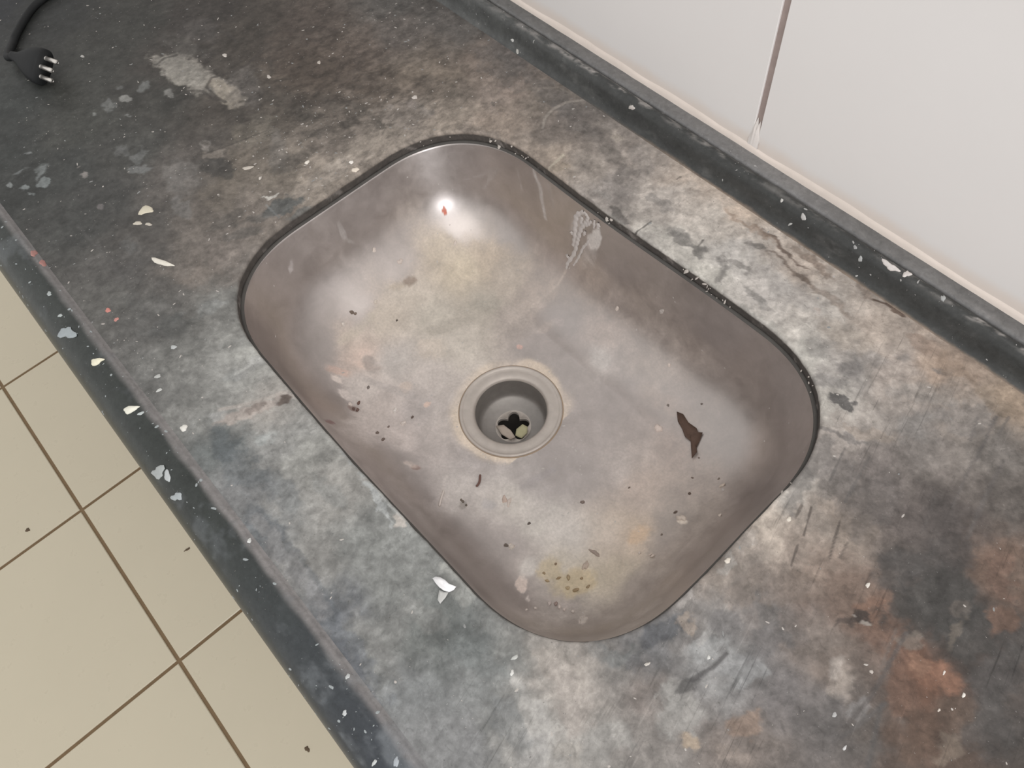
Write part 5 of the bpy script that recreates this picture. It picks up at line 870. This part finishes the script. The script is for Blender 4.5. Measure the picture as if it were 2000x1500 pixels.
# specks of paint on the steel
r = np.random.default_rng(61); sel = r.integers(NB, len(BV), 900); nv = []
Rn = np.cross(np.roll(Rg, -1, 1) - np.roll(Rg, 1, 1), np.gradient(Rg, axis=0)); Rn /= np.linalg.norm(Rn, axis=2, keepdims=True) + 1e-9
Rn = np.where(Rn[:, :, 2:3] < 0, -Rn, Rn).reshape(-1, 3)
keep = (r.random(900) < .25 + .75*sstep(.45, .65, fbm(BV[sel], 30, 3, seed=62)))
sel = sel[keep]
specks('paint_speck', BV[sel], Rn[sel - NB], .00020 + .0008*r.random(len(sel))**4, paint((.46, .43, .41)), sink, 8)

# ------------------------------------------------------------------ black three-pin plug and its cable at the far end of the worktop
M_BLK = plain('black_plug_plastic', (.016, .017, .018), .6, var=.25, sc=90, spec=.25)
M_PIN = plain('nickel_pin', (.75, .72, .68), .3, .9)
pc, pax, roll = np.array(PLUG[:3]), np.array(PLUG[3:6]), math.radians(PLUG[6])
row = np.array([pax[1], -pax[0], 0])*math.cos(roll) - np.array([0, 0, 1])*math.sin(roll); pup = np.cross(row, pax); pup = pup if pup[2] > 0 else -pup
plug = empty('power_plug', (pc[0], pc[1], 0)); tag(plug, 'black three-pin power plug with its cable lying at the far end of the worktop', 'plug')
L = .047; ns = 32; secs = [(0, .0042, .0042), (.003, .0048, .0046), (.009, .0056, .0052), (.016, .0088, .0068), (.024, .0130, .0085), (.032, .0165, .0098), (.040, .0182, .0104), (.0455, .0184, .0105), (.047, .0176, .0098)]
V = []
for s, a_, b_ in secs:
    for k in range(ns):
        t_ = 2*math.pi*k/ns; ct, st_ = math.cos(t_), math.sin(t_)
        V.append(pc + pax*(s - L) + row*a_*math.copysign(abs(ct)**.75, ct) + pup*b_*math.copysign(abs(st_)**.75, st_))
V = np.array(V); lift = .0004 - V[:, 2].min(); V[:, 2] += lift; pc = pc + np.array([0, 0, lift])
F = [tuple(f) for f in grid_faces(len(secs), ns, True)] + [tuple(range(ns))[::-1], tuple(range((len(secs)-1)*ns, len(secs)*ns))]
mk('plug_body', V, F, M_BLK, plug)
for q, e in ((-.0095, 0), (0, .003), (.0095, 0)):
    b0 = pc + row*q + pup*e - pax*.001
    V, F = tube([b0 + pax*s for s in (0, .004, .012, .0165, .0180)], .0023, 12, [1, 1, 1, 1, .55]); mk('pin', V, F, M_PIN, plug)
bk = pc - pax*(L - .002)
V, F = tube(curve([tuple(bk), tuple(bk - pax*.012 + np.array([0, 0, -.004]))] + [tuple(c) for c in CABLE[1:]], 8), .0040, 12); mk('cable', V, F, M_BLK, plug)

# ------------------------------------------------------------------ loose bits
def sheet(name, poly, th_, mat, parent=None, curl=.0012, lift=.0006, seed=1):
    """thin curled flake from an outline lying on a surface"""
    P_ = np.array(poly); c = P_.mean(0); r = random.Random(seed); n = len(P_); V = []
    for q in (0, .5, 1.):
        for k, p in enumerate(P_):
            z = lift + curl*(q*q)*(.5 + .5*math.sin(k*1.3 + seed)) + .0004*r.random()
            V.append(c + (p - c)*q + np.array([0, 0, z]))
    m = len(V); V = V + [v - np.array([0, 0, th_]) for v in V]
    F = [tuple(f) for f in grid_faces(3, n, True)]; F += [tuple(x + m for x in f[::-1]) for f in F]
    F += [(2*n + k, 2*n + (k+1) % n, m + 2*n + (k+1) % n, m + 2*n + k) for k in range(n)]
    return mk(name, V, F, mat, parent)
LC_ = np.array(LEAF).mean(0)
o = sheet('leaf_scrap', LC_ + (np.array(LEAF) - LC_)*1.22, .0008, plain('dry_brown_leaf', (.085, .05, .036), .8, var=.35, sc=260), curl=.0022, lift=.0012, seed=3)
tag(o, 'dry dark brown leaf scrap on the sink floor near its right end', 'leaf')
V, F = tube(curve([tuple(np.array(p) + (0, 0, .0012)) for p in TWIG], 6), .0010, 8, [.4] + [1]*(6*3 - 1) + [.4]); o = mk('twig', V, F, plain('red_brown_twig', (.15, .08, .065), .8))
tag(o, 'short curved red-brown twig on the sink floor below the drain', 'twig')
V, F = tube(curve([tuple(np.array(p) + (0, 0, .0009)) for p in SPLINTER], 6), .0009, 8, [.3] + [1]*11 + [.6]); o = mk('splinter', V, F, plain('pale_splinter', (.62, .56, .52), .8))
tag(o, 'thin pale splinter on the sink floor left of the brown twig', 'splinter')
fl = empty('paint_flake', tuple(np.array(FLAKE).mean(0))); tag(fl, 'bright white curled paint flake on the worktop beside the front rim of the sink', 'flake')
M_FL = plain('white_flake', (.86, .86, .88), .5, var=.04)
sheet('flake_body', FLAKE, .0006, M_FL, fl, curl=.003, lift=.0022, seed=2); sheet('flake_tail', FLAKE_WING, .0005, plain('greyed_flake', (.50, .50, .49), .7), fl, curl=.0008, lift=.0008, seed=5)
NAMED = {0: ('plaster_crumb', 'round cream plaster crumb just left of the brown leaf scrap', 'crumb'), 1: ('paint_chip', 'narrow beige paint chip, left one of a pair below the drain', 'chip'),
         2: ('paint_chip', 'pale pink paint chip, right one of a pair below the drain', 'chip'), 3: ('bark_bit', 'small grey-brown bark bit near the lower end of the sink floor', 'bark'),
         4: ('seed_husk', 'curled beige husk between the bark bit and the yellow plaster crust', 'husk'), 5: ('plaster_crumb', 'small pale crumb on the far end wall of the sink above a brown smudge', 'crumb'),
         11: ('plaster_crumb', 'pale elongated crumb by the lowest corner of the sink', 'crumb'), 12: ('plaster_crumb', 'cream crumb ringed with dark grit below the brown leaf scrap', 'crumb')}
for i, c in enumerate(CRUMBS):
    if i in NAMED:
        nm, lb, ct = NAMED[i]
        o = dome(nm, c[0:3], c[3:6], c[6:9], .0022 if i in (0, 12) else .0014, 'k' if i else 'b', paint(c[9:12], 'crumb', .85), None, 200 + i); tag(o, lb, ct)
VV = []; FF = []; LC = []
for i, c in enumerate(CRUMBS):
    if i in NAMED: continue
    X, U, V_ = (np.array(c[k:k+3]) for k in (0, 3, 6)); r = random.Random(i); o = len(VV); h = (np.linalg.norm(U) + np.linalg.norm(V_))*.35
    VV.append(X + np.array([0, 0, h])); n = 8
    for q, z in ((.65, h*.8), (1, -.0002)): VV += [X + (U*math.cos(2*math.pi*k/n) + V_*math.sin(2*math.pi*k/n))*q*r.uniform(.7, 1.25) + np.array([0, 0, z*r.uniform(.7, 1.2)]) for k in range(n)]
    FF += [(o, o + 1 + k, o + 1 + (k+1) % n) for k in range(n)]
    for k in range(n):
        a_, b_, c_, d_ = o + 1 + k, o + 1 + n + k, o + 1 + n + (k+1) % n, o + 1 + (k+1) % n; FF += [(a_, b_, c_), (a_, c_, d_)]
    LC += [c[9:12] + [1]]*(1 + 2*n)
t = NT('mixed_grit'); a = t.attr('grit'); t.l(t.scale(a.outputs['Color'], t.rng(t.noise(500, 3), .3, .7, .9, 1.35)), t.b.inputs['Base Color']); t.b.inputs['Roughness'].default_value = .9
o = mk('grit', VV, FF, t.m, smooth_=False, layers={'grit': LC}); tag(o, 'grit and plaster crumbs scattered over the sink floor', 'grit', kind='stuff')
# scraps caught in the drain
o = sheet('food_scrap', SCRAP_BEIGE, .0012, plain('beige_scrap', (.46, .39, .335), .8), curl=.001, lift=.0022, seed=4)
tag(o, 'beige food scrap caught on the drain strainer, lower left side', 'scrap')
o = sheet('food_scrap', SCRAP_GREEN, .0010, plain('yellow_green_scrap', (.45, .42, .26), .7), curl=.0016, lift=.0022, seed=6)
tag(o, 'yellow-green leaf scrap caught on the drain strainer, lower right side', 'scrap')
for (X, lb, s) in zip(FLOOR_DIRT, ('brown dirt crumb on the floor tile at the left edge of the photo', 'thin brown dirt crumb on the floor tile close to the worktop edge', 'dark dirt crumb on the floor tile at the bottom of the photo'), ((.005, .0035), (.002, .006), (.0045, .004))):
    o = dome('dirt_crumb', X, (s[0], 0, 0), (0, s[1], 0), .0016, 'k', plain('floor_dirt', (.12, .085, .055), .9), None, int(s[0]*1e5)); tag(o, lb, 'dirt')
